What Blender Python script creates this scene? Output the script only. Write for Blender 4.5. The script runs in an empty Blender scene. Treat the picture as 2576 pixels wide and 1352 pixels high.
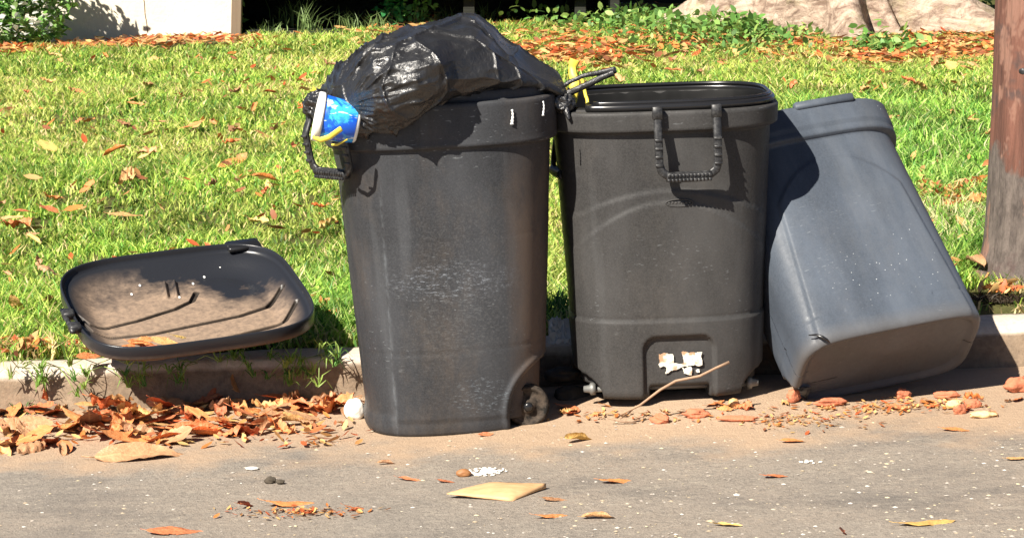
import bpy, math, random
import numpy as np
from mathutils import Vector, Matrix, Quaternion
random.seed(7); rng = np.random.default_rng(7)
sc = bpy.context.scene
col = sc.collection
R = math.radians

# ------------------------------------------------------------------ camera
PITCH = R(8.98); CAM = Vector((0, -7.0, 1.5)); FPX = 7000.0   # focal length in units of 1/2576 of the width
cd = bpy.data.cameras.new('camera'); cam = bpy.data.objects.new('camera', cd); col.objects.link(cam)
cam.location = CAM; cam.rotation_euler = (R(90) - PITCH, 0, 0)
cd.sensor_width = 36; cd.lens = 36 * FPX / 2576; cd.clip_start = 0.1; cd.clip_end = 3000
sc.camera = cam
# ------------------------------------------------------------------ light
TRAVEL = Vector((0.80, 1.0, -1.14)).normalized()
world = bpy.data.worlds.new('World'); sc.world = world; world.use_nodes = True
wn = world.node_tree; wn.nodes.clear()
sky = wn.nodes.new('ShaderNodeTexSky'); sky.sky_type = 'NISHITA'; sky.sun_disc = False; sky.air_density = 0.4; sky.dust_density = 0.3
sky.sun_elevation = math.asin(-TRAVEL.z); sky.sun_rotation = math.atan2(-TRAVEL.x, -TRAVEL.y)
bg = wn.nodes.new('ShaderNodeBackground'); bg.inputs[1].default_value = 0.05
wo = wn.nodes.new('ShaderNodeOutputWorld')
wn.links.new(sky.outputs[0], bg.inputs[0]); wn.links.new(bg.outputs[0], wo.inputs[0])
sl = bpy.data.lights.new('sun', 'SUN'); sl.energy = 5.0; sl.angle = R(0.5); sl.color = (1.0, 0.93, 0.82)
so = bpy.data.objects.new('sun', sl); col.objects.link(so)
so.rotation_euler = TRAVEL.to_track_quat('-Z', 'Y').to_euler(); so.location = (-8, -9, 11)
sc.view_settings.view_transform = 'Standard'; sc.view_settings.look = 'None'
sc.view_settings.exposure = 1.16; sc.view_settings.gamma = 1
sc.render.engine = 'CYCLES'; sc.cycles.max_bounces = 4

# ------------------------------------------------------------------ helpers
def vnoise(p, seed=0):
    p = np.asarray(p, float); i = np.floor(p).astype(np.int64); f = p - i; u = f * f * (3 - 2 * f)
    def h(a, b, c):
        n = (a * 73856093) ^ (b * 19349663) ^ (c * 83492791) ^ (seed * 2654435761)
        n = (n ^ (n >> 13)) * 1274126177; n = n & 0x7fffffff; n = (n ^ (n >> 16)) * 69069 & 0x7fffffff
        return (n % 100003) / 100003.0
    r = 0
    for dx in (0, 1):
        for dy in (0, 1):
            for dz in (0, 1):
                w = (u[:, 0] if dx else 1 - u[:, 0]) * (u[:, 1] if dy else 1 - u[:, 1]) * (u[:, 2] if dz else 1 - u[:, 2])
                r = r + w * h(i[:, 0] + dx, i[:, 1] + dy, i[:, 2] + dz)
    return r * 2 - 1
def fbm(p, o=4, seed=0):
    p = np.asarray(p, float); s = 0; a = 1.0; t = 0
    for k in range(o): s = s + a * vnoise(p * 2 ** k + 17.3 * k, seed + k); t += a; a *= .5
    return s / t
def ridged(p, o=3, seed=0):
    p = np.asarray(p, float); s = 0; a = 1.0; t = 0
    for k in range(o): s = s + a * (1 - np.abs(vnoise(p * 2 ** k + 7.7 * k, seed + k)) * 2); t += a; a *= .5
    return s / t
def ss(a, b, x):
    t = np.clip((x - a) / (b - a), 0, 1); return t * t * (3 - 2 * t)

def tag(o, label=None, cat=None, group=None, kind=None):
    if label: o['label'] = label
    if cat: o['category'] = cat
    if group: o['group'] = group
    if kind: o['kind'] = kind
    return o
def empty(name, loc=(0, 0, 0), rot=None):
    o = bpy.data.objects.new(name, None); col.objects.link(o); o.location = loc; o.empty_display_size = .1
    if rot is not None: o.rotation_euler = rot
    return o
def mesh(name, V, F, mats, smooth=True, colors=None, mi=None):
    V = np.asarray(V, float)
    me = bpy.data.meshes.new(name)
    if isinstance(F, np.ndarray):
        me.vertices.add(len(V)); me.vertices.foreach_set('co', V.ravel())
        k = F.shape[1]; me.loops.add(F.size); me.loops.foreach_set('vertex_index', F.ravel())
        me.polygons.add(len(F)); me.polygons.foreach_set('loop_start', np.arange(len(F)) * k)
        me.polygons.foreach_set('loop_total', np.full(len(F), k))
        me.update(calc_edges=True)
    else:
        me.from_pydata([tuple(v) for v in V], [], [tuple(int(i) for i in f) for f in F]); me.update()
    if colors is not None:
        ca = me.color_attributes.new('tint', 'FLOAT_COLOR', 'POINT')
        c = np.ones((len(V), 4)); c[:, :3] = colors; ca.data.foreach_set('color', c.ravel())
    for m in (mats if isinstance(mats, (list, tuple)) else [mats]): me.materials.append(m)
    if mi is not None: me.polygons.foreach_set('material_index', mi)
    if smooth: me.polygons.foreach_set('use_smooth', np.ones(len(me.polygons), bool))
    me.validate(clean_customdata=False)
    return me
def obj(name, me, parent=None, loc=None, rot=None):
    o = bpy.data.objects.new(name, me); col.objects.link(o)
    if parent: o.parent = parent
    if loc is not None: o.location = loc
    if rot is not None: o.rotation_euler = rot
    return o
def grid_faces(rows, N, closed=True, off=0):
    r = np.arange(rows - 1)[:, None]; c = np.arange(N if closed else N - 1)[None, :]
    c2 = (c + 1) % N
    F = np.stack([r * N + c, r * N + c2, (r + 1) * N + c2, (r + 1) * N + c], -1).reshape(-1, 4) + off
    return F
class MB:
    def __init__(s): s.V = []; s.F = []; s.n = 0
    def add(s, V, F):
        s.V.append(np.asarray(V, float)); s.F += [tuple(int(i) + s.n for i in f) for f in F]; s.n += len(V)
    def box(s, c, h, rot=None, bev=0.0):
        b = bev
        if b <= 0: b = min(h) * .12
        pts = []; hx, hy, hz = h
        for z in (-1, 1):
            for k, (sx, sy) in enumerate(((-1, -1), (1, -1), (1, 1), (-1, 1))): pass
        # chamfered box: rings at four heights
        def ring(ix, z): return [(x, y, z) for x, y in ((-hx + ix + b, -hy + ix), (hx - ix - b, -hy + ix), (hx - ix, -hy + ix + b), (hx - ix, hy - ix - b), (hx - ix - b, hy - ix), (-hx + ix + b, hy - ix), (-hx + ix, hy - ix - b), (-hx + ix, -hy + ix + b))]
        V = ring(b, -hz) + ring(0, -hz + b) + ring(0, hz - b) + ring(b, hz)
        F = [tuple(range(7, -1, -1)), tuple(range(24, 32))]
        for r in range(3):
            for k in range(8): F.append((r * 8 + k, r * 8 + (k + 1) % 8, (r + 1) * 8 + (k + 1) % 8, (r + 1) * 8 + k))
        V = np.array(V)
        if rot is not None: V = V @ np.array(Matrix(rot).to_3x3()).T
        s.add(V + np.array(c), F)
    def sweep(s, P, ra, rb=None, n=10, up=(0, 0, 1), sq=2.0, caps=True):
        P = np.array(P, float); m = len(P)
        ra = np.broadcast_to(np.asarray(ra, float), (m,)); rb = ra if rb is None else np.broadcast_to(np.asarray(rb, float), (m,))
        T = np.gradient(P, axis=0); T /= np.linalg.norm(T, axis=1)[:, None] + 1e-12
        up = np.array(up, float); V = []
        t = np.arange(n) * 2 * math.pi / n + (math.pi / n if n == 4 else 0)
        k = (np.abs(np.cos(t)) ** sq + np.abs(np.sin(t)) ** sq) ** (-1 / sq)
        for i in range(m):
            a = np.cross(up, T[i]); l = np.linalg.norm(a)
            a = a / l if l > 1e-6 else np.array((1., 0, 0)); b = np.cross(T[i], a)
            V.append(P[i] + np.outer(np.cos(t) * k, a) * ra[i] + np.outer(np.sin(t) * k, b) * rb[i])
        V = np.concatenate(V); F = [tuple(f) for f in grid_faces(m, n)]
        if caps: F += [tuple(range(n - 1, -1, -1)), tuple(range((m - 1) * n, m * n))]
        s.add(V, F)
    def lathe(s, prof, n=32, M=None):
        t = np.arange(n) * 2 * math.pi / n
        V = np.concatenate([np.stack([np.cos(t) * r, np.sin(t) * r, np.full(n, z)], 1) for r, z in prof])
        F = [tuple(f) for f in grid_faces(len(prof), n)]
        if prof[0][0] > 1e-4: F.append(tuple(range(n - 1, -1, -1)))
        if prof[-1][0] > 1e-4: F.append(tuple(range((len(prof) - 1) * n, len(prof) * n)))
        if M is not None:
            A = np.array(M); V = V @ A[:3, :3].T + A[:3, 3]
        s.add(V, F)
    def build(s, name, mat, parent=None, smooth=True):
        return obj(name, mesh(name, np.concatenate(s.V), s.F, mat, smooth), parent)
def axis_matrix(p, z, x=None):
    z = Vector(z).normalized(); q = z.to_track_quat('Z', 'Y'); return Matrix.Translation(Vector(p)) @ q.to_matrix().to_4x4()

# ------------------------------------------------------------------ material helpers
class Mat:
    def __init__(s, name, coord='Object'):
        s.m = bpy.data.materials.new(name); s.m.use_nodes = True; s.nt = s.m.node_tree; s.nt.nodes.clear()
        s.out = s.N('ShaderNodeOutputMaterial'); s.b = s.N('ShaderNodeBsdfPrincipled'); s.L(s.b.outputs[0], s.out.inputs[0])
        s.tc = s.N('ShaderNodeTexCoord'); s.co = s.tc.outputs[coord]
    def N(s, t, **k):
        n = s.nt.nodes.new(t)
        for a, b in k.items(): setattr(n, a, b)
        return n
    def L(s, a, b): s.nt.links.new(a, b)
    def mapping(s, sc=(1, 1, 1), rot=(0, 0, 0), loc=(0, 0, 0)):
        m = s.N('ShaderNodeMapping'); m.inputs['Scale'].default_value = sc; m.inputs['Rotation'].default_value = rot; m.inputs['Location'].default_value = loc
        s.L(s.co, m.inputs[0]); return m.outputs[0]
    def noise(s, scale, detail=4, rough=.6, co=None, dist=0):
        n = s.N('ShaderNodeTexNoise'); n.inputs['Scale'].default_value = scale; n.inputs['Detail'].default_value = detail
        n.inputs['Roughness'].default_value = rough; n.inputs['Distortion'].default_value = dist
        s.L(co or s.co, n.inputs['Vector']); return n.outputs['Fac']
    def vor(s, scale, co=None, feature='F1', out='Distance', rnd=1):
        n = s.N('ShaderNodeTexVoronoi'); n.feature = feature; n.inputs['Scale'].default_value = scale; n.inputs['Randomness'].default_value = rnd
        s.L(co or s.co, n.inputs['Vector']); return n.outputs[out]
    def ramp(s, f, stops, interp='LINEAR'):
        r = s.N('ShaderNodeValToRGB'); r.color_ramp.interpolation = interp; e = r.color_ramp.elements
        while len(e) < len(stops): e.new(.5)
        for i, (p, c) in enumerate(stops):
            e[i].position = p; e[i].color = (c, c, c, 1) if isinstance(c, (int, float)) else (*c, 1)
        s.L(f, r.inputs[0]); return r.outputs[0]
    def mix(s, f, a, b, mode='MIX'):
        n = s.N('ShaderNodeMix', data_type='RGBA', blend_type=mode)
        for k, v in ((0, f), (6, a), (7, b)):
            sock = n.inputs[k]
            if isinstance(v, (int, float)): sock.default_value = v if k == 0 else (v, v, v, 1)
            elif isinstance(v, tuple): sock.default_value = (*v, 1)
            else: s.L(v, sock)
        return n.outputs[2]
    def math(s, op, a, b=None, clamp=False):
        n = s.N('ShaderNodeMath', operation=op); n.use_clamp = clamp
        for sock, v in ((n.inputs[0], a), (n.inputs[1], b)):
            if v is None: continue
            if isinstance(v, (int, float)): sock.default_value = v
            else: s.L(v, sock)
        return n.outputs[0]
    def sep(s, co=None):
        n = s.N('ShaderNodeSeparateXYZ'); s.L(co or s.co, n.inputs[0]); return n.outputs
    def attr(s, name='tint'):
        n = s.N('ShaderNodeAttribute'); n.attribute_name = name; return n.outputs['Color']
    def set(s, color=None, rough=None, spec=None, bump=None, bstr=.3, bdist=.01, **kw):
        if color is not None:
            if isinstance(color, tuple): s.b.inputs['Base Color'].default_value = (*color, 1)
            else: s.L(color, s.b.inputs['Base Color'])
        if rough is not None:
            if isinstance(rough, (int, float)): s.b.inputs['Roughness'].default_value = rough
            else: s.L(rough, s.b.inputs['Roughness'])
        if spec is not None: s.b.inputs['Specular IOR Level'].default_value = spec
        if bump is not None:
            n = s.N('ShaderNodeBump'); n.inputs['Strength'].default_value = bstr; n.inputs['Distance'].default_value = bdist
            s.L(bump, n.inputs['Height']); s.L(n.outputs[0], s.b.inputs['Normal'])
        for k, v in kw.items(): s.b.inputs[k].default_value = v
        return s.m

def bin_mat(name, base, dust=(.16, .12, .085), dust_amt=.5, scuff=.35, rough=.5, grain=1.0, light=None, spec=.16, extra=None):
    m = Mat(name)
    g = m.noise(220, 3, .75); g2 = m.noise(70, 4, .7)
    light = light or tuple(c * 1.9 for c in base)
    c = m.mix(m.ramp(g, [(.35, 0), (.68, 1)]), tuple(b * (1 - .35 * grain) for b in base), tuple(b * (1 + .45 * grain) for b in base))
    big = m.noise(3.2, 4, .6, m.mapping((1.6, 1.6, .7)))
    c = m.mix(m.ramp(big, [(.42, 0), (.66, .55)]), c, light)
    # dusty film
    d = m.noise(5.5, 6, .7, m.mapping((1, 1, .45), loc=(3.1, 0, 0)))
    dm = m.math('MULTIPLY', m.ramp(d, [(.48, 0), (.68, 1)]), dust_amt)
    c = m.mix(m.math('MULTIPLY', dm, m.ramp(g2, [(.3, .3), (.65, 1)])), c, dust)
    # scuffs, short scratches
    s1 = m.noise(60, 2, .5, m.mapping((1, 1, 3.5), rot=(0, .35, 0))); s1 = m.ramp(s1, [(.66, 0), (.70, 1)])
    sm = m.noise(4.5, 2, .5, m.mapping((1, 1, 1), loc=(1.3, 4, .2))); sm = m.ramp(sm, [(.52, 0), (.62, 1)])
    c = m.mix(m.math('MULTIPLY', m.math('MULTIPLY', s1, sm), scuff), c, (.42, .45, .47))
    s2 = m.noise(26, 2, .4, m.mapping((1, 1, .04), loc=(2, 0, 0))); s2 = m.ramp(s2, [(.60, 0), (.72, 1)])
    c = m.mix(m.math('MULTIPLY', s2, .06 * min(1, scuff * 3)), c, (.4, .42, .44))
    if extra: c = extra(m, c, g2)
    r = m.ramp(g2, [(.3, rough - .08), (.7, rough + .15)])
    return m.set(c, r, spec, bump=m.mix(.5, g, g2), bstr=.25 * grain, bdist=.003)

# ------------------------------------------------------------------ materials
M = {}
def blobmask(m, cx, cy, cz, rx, rz):
    x, y, z = m.sep()
    a = m.math('DIVIDE', m.math('SUBTRACT', x, cx), rx); b = m.math('DIVIDE', m.math('SUBTRACT', z, cz), rz)
    d = m.math('ADD', m.math('MULTIPLY', a, a), m.math('MULTIPLY', b, b)); return m.ramp(d, [(0, 1), (1, 0)])
def wear_a(m, c, g2):
    # worn, pale scratched zones across the belly and low on the front, brown dust down the right side
    ns = m.ramp(m.noise(70, 5, .8, m.mapping((1, 1, 2.8), rot=(0, .22, 0))), [(.53, 0), (.66, 1)])
    nl = m.ramp(m.noise(190, 3, .7), [(.50, 0), (.64, 1)])
    for cx, cz, rx, rz, amt, cl in ((.0, .40, .19, .06, .62, (.30, .33, .38)), (.02, .33, .13, .14, .28, (.20, .21, .21)), (.06, .10, .09, .06, .5, (.24, .29, .33)), (-.02, .20, .2, .16, .16, (.18, .18, .18))):
        c = m.mix(m.math('MULTIPLY', m.math('MULTIPLY', blobmask(m, cx, 0, cz, rx, rz), ns), amt), c, cl)
    c = m.mix(m.math('MULTIPLY', m.math('MULTIPLY', blobmask(m, .02, 0, .42, .24, .30), nl), .14), c, (.22, .22, .22))
    x, y, z = m.sep()
    st = m.math('MULTIPLY', m.ramp(x, [(.13, 0), (.19, 1)]), m.ramp(m.noise(9, 5, .7, m.mapping((1, 1, .5))), [(.3, .2), (.6, 1)]))
    st = m.math('MULTIPLY', st, m.ramp(z, [(.60, 1), (.74, .15)]))
    c = m.mix(m.math('MULTIPLY', st, .85), c, (.120, .088, .068))
    e = m.math('ABSOLUTE', m.math('ADD', x, m.math('ADD', .155, m.math('MULTIPLY', z, .02))))
    ed = m.math('MULTIPLY', m.ramp(e, [(.0015, 1), (.0045, 0)]), m.ramp(m.noise(12, 4, .7), [(.42, 0), (.68, .55)]))
    ed = m.math('MULTIPLY', ed, m.ramp(y, [(0, 1), (.02, 0)])); ed = m.math('MULTIPLY', ed, m.ramp(z, [(.60, 1), (.66, 0)]))
    return m.mix(ed, c, (.20, .22, .24))
M['bin_a'] = bin_mat('charcoal_plastic_worn', (.034, .0355, .039), scuff=.2, dust_amt=.25, rough=.46, grain=.6, extra=wear_a)
def wear_c(m, c, g2):
    x, y, z = m.sep()
    sp = m.ramp(m.vor(60), [(.05, 1), (.11, 0)])
    for cx, cz, rx, rz in ((.15, .22, .10, .16), (-.02, .16, .16, .10), (.2, .66, .06, .03)):
        c = m.mix(m.math('MULTIPLY', m.math('MULTIPLY', blobmask(m, cx, 0, cz, rx, rz), sp), .75), c, (.6, .62, .62))
    c = m.mix(m.math('MULTIPLY', m.ramp(z, [(.0, 1), (.05, 0)]), .5), c, (.13, .115, .10))
    st = m.ramp(m.noise(7, 5, .7, m.mapping((1, 1, .16))), [(.5, 0), (.7, .35)])
    return m.mix(st, c, (.13, .14, .155))
M['bin_b'] = bin_mat('warm_grey_plastic', (.040, .039, .0385), dust=(.13, .115, .10), dust_amt=.2, scuff=.12, rough=.46, grain=.65)
M['bin_c'] = bin_mat('blue_grey_plastic', (.056, .067, .085), dust=(.13, .12, .11), dust_amt=.15, scuff=.12, rough=.42, grain=.35, spec=.22, extra=wear_c)
mm = Mat('dirty_wheel'); M['wheel'] = mm.set(mm.mix(mm.ramp(mm.noise(28, 5, .75), [(.42, 0), (.62, 1)]), (.012, .011, .010), (.075, .058, .045)), .85, .15)
M['black_plastic'] = Mat('black_plastic').set((.012, .012, .013), .26, .5)
mm = Mat('black_scratched'); M['black_rough'] = mm.set(mm.mix(mm.ramp(mm.noise(90, 4, .7), [(.45, 0), (.72, 1)]), (.014, .014, .015), (.06, .06, .06)), .45, .5)
mm = Mat('bag_film')
M['bag'] = mm.set((.016, .016, .017), mm.ramp(mm.noise(9, 3), [(.35, .24), (.65, .46)]), .75,
                  bump=mm.mix(.6, mm.vor(17, co=mm.mapping((1, 1, 1.5), rot=(.3, .5, 0)), feature='DISTANCE_TO_EDGE'), mm.noise(60, 4, .6, dist=1.2)), bstr=.5, bdist=.012)
M['liner'] = Mat('bin_liner_film').set((.006, .006, .006), .6, .15)
M['yellow'] = Mat('yellow_drawstring').set((.78, .62, .08), .45, .4)
M['white'] = Mat('white_plastic').set((.82, .82, .8), .35)
mm = Mat('lid_plastic')
dd = mm.noise(5.2, 6, .68, mm.mapping((1, 1, 1), loc=(.4, .2, 0))); dz = mm.sep()
grd = mm.math('ADD', mm.math('MULTIPLY', dz[1], -1.3), mm.math('MULTIPLY', dz[0], -.75))
dm = mm.ramp(mm.math('ADD', mm.math('ADD', dd, grd), -.02), [(.20, 0), (.44, 1)])
inn = mm.ramp(mm.math('MULTIPLY', dz[2], 10), [(.05, 1), (.36, 0)])
dm = mm.math('MULTIPLY', mm.math('MULTIPLY', dm, inn), mm.ramp(mm.noise(60, 5, .75), [(.3, .45), (.6, 1)]))
cc = mm.mix(dm, (.016, .0175, .022), (.26, .185, .13))
cc = mm.mix(mm.math('MULTIPLY', mm.attr(), .93), cc, (.012, .009, .007))  # shade in the lid grooves painted near-black through the groove mask
M['lid'] = mm.set(cc, mm.ramp(dm, [(0, .30), (.7, .85)]), .35, bump=mm.noise(150, 3), bstr=.12, bdist=.003)
mm = Mat('asphalt')
xyz = mm.sep()
n1 = mm.noise(1.1, 5, .6); n2 = mm.noise(9, 5, .65); n3 = mm.noise(150, 3, .8)
asp = mm.mix(mm.ramp(n2, [(.3, 0), (.7, 1)]), (.205, .178, .150), (.270, .235, .198))
asp = mm.mix(mm.ramp(n1, [(.4, 0), (.68, .8)]), asp, (.32, .25, .19))
asp = mm.mix(mm.ramp(n3, [(.25, 0), (.75, 1)]), asp, mm.mix(.5, asp, (.33, .29, .24)), )
asp = mm.mix(mm.ramp(mm.noise(320, 2, .8), [(.34, .6), (.46, 0)]), asp, (.09, .082, .075))
vc = mm.vor(110, out='Color'); vs = mm.sep(vc)
asp = mm.mix(mm.ramp(vs[0], [(.55, 0), (.95, .35)]), asp, (.32, .285, .24)); asp = mm.mix(mm.ramp(vs[1], [(.6, 0), (.95, .35)]), asp, (.12, .108, .095))
asp = mm.mix(mm.ramp(mm.noise(2.6, 6, .75, mm.mapping((.5, 1, 1))), [(.50, 0), (.66, .55)]), asp, (.115, .105, .097))
asp = mm.mix(mm.ramp(mm.noise(28, 6, .8, mm.mapping((.45, 1, 1))), [(.56, 0), (.66, .55)]), asp, (.40, .35, .28))
v = mm.vor(75); asp = mm.mix(mm.ramp(v, [(.08, .5), (.18, 0)]), asp, (.40, .35, .28))
# sandy gutter deposit along the kerb
sy = mm.math('ADD', mm.math('MULTIPLY', xyz[1], 1.0), mm.math('MULTIPLY', mm.math('SUBTRACT', mm.noise(2.3, 5, .62), .5), 1.5))
sm_ = mm.ramp(mm.math('ADD', sy, .62), [(.16, 0), (.42, 1)])
sand = mm.mix(mm.noise(40, 5, .7), (.36, .245, .16), (.50, .36, .24))
asp = mm.mix(mm.math('MULTIPLY', sm_, .85), asp, sand)
M['road'] = mm.set(asp, .88, .25, bump=mm.mix(.5, n3, mm.noise(45, 5, .7)), bstr=.9, bdist=.010)
mm = Mat('kerb_concrete')
k1 = mm.noise(4, 6, .65); k2 = mm.noise(60, 5, .7); kz = mm.sep()
nrm = mm.N('ShaderNodeNewGeometry').outputs['Normal']; nz = mm.sep(nrm)
kc = mm.mix(mm.ramp(k1, [(.35, 0), (.65, 1)]), (.20, .145, .10), (.31, .23, .16))
kc = mm.mix(mm.ramp(k2, [(.35, .5), (.6, 0)]), kc, (.10, .075, .055))
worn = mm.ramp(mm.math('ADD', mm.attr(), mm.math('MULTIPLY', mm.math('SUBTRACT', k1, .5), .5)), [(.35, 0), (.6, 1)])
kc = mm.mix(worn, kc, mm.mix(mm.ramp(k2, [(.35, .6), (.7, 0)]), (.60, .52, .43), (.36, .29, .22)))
M['kerb'] = mm.set(kc, .9, .2, bump=mm.mix(.5, k2, k1), bstr=.6, bdist=.012)
mm = Mat('soil')
M['soil'] = mm.set(mm.mix(mm.noise(7, 6, .7), (.055, .075, .018), (.13, .11, .045)), .95, .1, bump=mm.noise(40, 5, .7), bstr=.6, bdist=.03)
def foliage(name, trans=.45, tint=None, var=.25):
    m = Mat(name); m.nt.nodes.remove(m.b)
    c = m.attr() if tint is None else m.mix(m.noise(14, 4, .6), tuple(t * (1 - var) for t in tint), tuple(t * (1 + var) for t in tint))
    b = m.N('ShaderNodeBsdfPrincipled'); b.inputs['Roughness'].default_value = .5; b.inputs['Specular IOR Level'].default_value = .35
    m.L(c, b.inputs['Base Color']); t = m.N('ShaderNodeBsdfTranslucent'); m.L(c, t.inputs[0])
    x = m.N('ShaderNodeMixShader'); x.inputs[0].default_value = trans; m.L(b.outputs[0], x.inputs[1]); m.L(t.outputs[0], x.inputs[2]); m.L(x.outputs[0], m.out.inputs[0])
    return m.m
M['grass'] = foliage('grass_blades', .4); M['leafy'] = foliage('leaf_green', .35)
def dryleaf(name, a, b, c):
    m = Mat(name)
    oi = m.N('ShaderNodeObjectInfo').outputs['Random']
    base = m.ramp(oi, [(0, a), (.5, b), (1, c)])
    x = m.sep()
    vein = m.math('ABSOLUTE', x[1]); mid = m.ramp(vein, [(.0, 1), (.022, 0)])
    w = m.N('ShaderNodeTexWave'); w.inputs['Scale'].default_value = 3.2; w.inputs['Distortion'].default_value = .6
    cmb = m.N('ShaderNodeCombineXYZ'); m.L(m.math('SUBTRACT', x[0], m.math('MULTIPLY', vein, .9)), cmb.inputs[0]); m.L(cmb.outputs[0], w.inputs['Vector'])
    side = m.ramp(w.outputs['Fac'], [(.86, 0), (.97, .45)])
    col_ = m.mix(m.ramp(m.noise(3.5, 5, .7), [(.4, 0), (.72, .65)]), base, m.mix(.62, base, (.06, .03, .018)))
    col_ = m.mix(m.math('MAXIMUM', mid, side), col_, m.mix(.3, base, (.75, .50, .25)))
    geo = m.N('ShaderNodeNewGeometry')
    col_ = m.mix(m.math('MULTIPLY', geo.outputs['Backfacing'], .35), col_, (.50, .28, .13))
    return m.set(col_, .5, .4, bump=m.noise(9, 4), bstr=.3, bdist=.03)
TONES = {
    'orange': dryleaf('dry_leaf_orange', (.68, .17, .04), (.72, .23, .05), (.60, .12, .03)),
    'brown': dryleaf('dry_leaf_brown', (.36, .16, .08), (.46, .25, .14), (.25, .10, .055)),
    'tan': dryleaf('dry_leaf_tan', (.60, .32, .11), (.68, .38, .14), (.50, .26, .11)),
    'red': dryleaf('dry_leaf_red', (.56, .085, .03), (.62, .13, .035), (.38, .05, .025)),
    'yellow': dryleaf('dry_leaf_yellow', (.70, .50, .10), (.76, .58, .2), (.62, .38, .08)),
}
mm = Mat('plaster'); M['plaster'] = mm.set(mm.mix(mm.ramp(mm.noise(3, 5, .6), [(.3, 0), (.7, 1)]), (.66, .60, .48), (.74, .69, .57)), .9, .2, bump=mm.noise(22, 6, .7), bstr=.35, bdist=.02)
mm = Mat('bark_pale')
bb = mm.mix(mm.ramp(mm.noise(6, 7, .7, mm.mapping((1, 1, 2.0)), dist=.8), [(.38, 0), (.62, 1)]), (.20, .135, .10), (.58, .45, .35))
bb = mm.mix(mm.ramp(mm.noise(3.0, 5, .7), [(.55, 0), (.7, .5)]), bb, (.40, .37, .18))
bb = mm.mix(mm.ramp(mm.noise(26, 5, .8), [(.30, .75), (.44, 0)]), bb, (.10, .07, .05))
M['bark'] = mm.set(bb, .9, .2, bump=mm.mix(.5, mm.noise(14, 7, .75, dist=.6), mm.noise(5, 4, .6)), bstr=.9, bdist=.06)
mm = Mat('pole_wood')
pz = mm.sep()
gr = mm.noise(16, 6, .7, mm.mapping((1, 1, .09)), dist=.3)
pc = mm.mix(mm.ramp(gr, [(.35, 0), (.62, 1)]), (.055, .027, .020), (.17, .075, .052))
pc2 = mm.mix(mm.ramp(mm.noise(40, 6, .75, mm.mapping((1, 1, .4))), [(.35, 0), (.65, 1)]), (.06, .048, .042), (.15, .122, .105))
hh = mm.math('ADD', pz[2], mm.math('MULTIPLY', mm.math('SUBTRACT', mm.noise(7, 4, .6, mm.mapping((1, 1, .8))), .5), .4))
pc = mm.mix(mm.ramp(hh, [(.355, 1), (.385, 0)]), pc, pc2)
pc = mm.mix(mm.ramp(mm.noise(5, 4, .6, mm.mapping((1, 1, 1.2), loc=(5, 2, .6))), [(.56, 0), (.62, .8)]), pc, (.075, .05, .045))
pc = mm.mix(mm.ramp(mm.noise(5, 5, .7, mm.mapping((1, 1, .45), loc=(2, 2, .3))), [(.57, 0), (.60, .7)]), pc, (.26, .14, .10))
M['pole'] = mm.set(pc, .8, .3, bump=gr, bstr=.9, bdist=.02)
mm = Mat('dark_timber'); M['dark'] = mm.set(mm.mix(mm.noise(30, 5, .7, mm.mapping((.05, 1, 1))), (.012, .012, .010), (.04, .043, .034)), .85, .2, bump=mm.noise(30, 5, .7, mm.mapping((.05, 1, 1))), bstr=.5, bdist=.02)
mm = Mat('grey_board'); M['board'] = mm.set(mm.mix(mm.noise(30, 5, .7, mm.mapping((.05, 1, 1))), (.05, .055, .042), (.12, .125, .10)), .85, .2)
mm = Mat('post_wood'); M['post'] = mm.set(mm.mix(mm.noise(30, 5, .7, mm.mapping((1, 1, .06))), (.12, .085, .055), (.26, .2, .14)), .85, .2)
mm = Mat('twig'); M['twig'] = mm.set(mm.mix(mm.noise(60, 4), (.22, .13, .08), (.42, .28, .18)), .8)
M['chip'] = None
mm = Mat('grit'); M['grit'] = mm.set(mm.attr(), .8, .3)
mm = Mat('stone_white'); M['stone'] = mm.set(mm.mix(mm.noise(30, 4), (.72, .68, .6), (.85, .82, .76)), .7, bump=mm.noise(40), bstr=.3)
mm = Mat('paper'); M['paper'] = mm.set(mm.mix(mm.noise(20, 4), (.50, .62, .68), (.85, .88, .88)), .7)
mm = Mat('fibre'); M['fibre'] = mm.set(mm.mix(mm.noise(60, 4), (.03, .024, .018), (.10, .08, .055)), .95)

# ------------------------------------------------------------------ ground heights
def zplane(x): return .15 * np.tanh(np.asarray(x) / 3)
def hroad(x, y):
    x = np.asarray(x, float); y = np.asarray(y, float)
    return zplane(x) + .036 * np.exp(-((x - .45) / .36) ** 2 - ((y - .12) / .24) ** 2) + .006 * ss(.0, .33, y)
def hlawn(x, y):
    x = np.asarray(x, float); y = np.asarray(y, float)
    return .15 * np.tanh(x / 3) * np.exp(-np.maximum(y, 0) / 30) + .125 + .012 * np.sin(x * 1.3 + y * .7) * ss(.6, 3, y) + .010 * np.sin(y * 1.9 + x * .4) * ss(.6, 3, y)
YK = .36
def ray(px, py):
    c = math.cos(PITCH); s = math.sin(PITCH); a = (px - 1288) / FPX; b = -(py - 676) / FPX
    return Vector((a, c + b * s, -s + b * c))
def G(px, py, hf=hroad):
    d = ray(px, py); z = 0.0
    for _ in range(12):
        t = (z - CAM.z) / d.z; p = CAM + d * t; z = float(hf(p.x, p.y))
    return Vector((p.x, p.y, z))
def P(px, py, Y):
    d = ray(px, py); t = (Y - CAM.y) / d.y; return CAM + d * t

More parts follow.
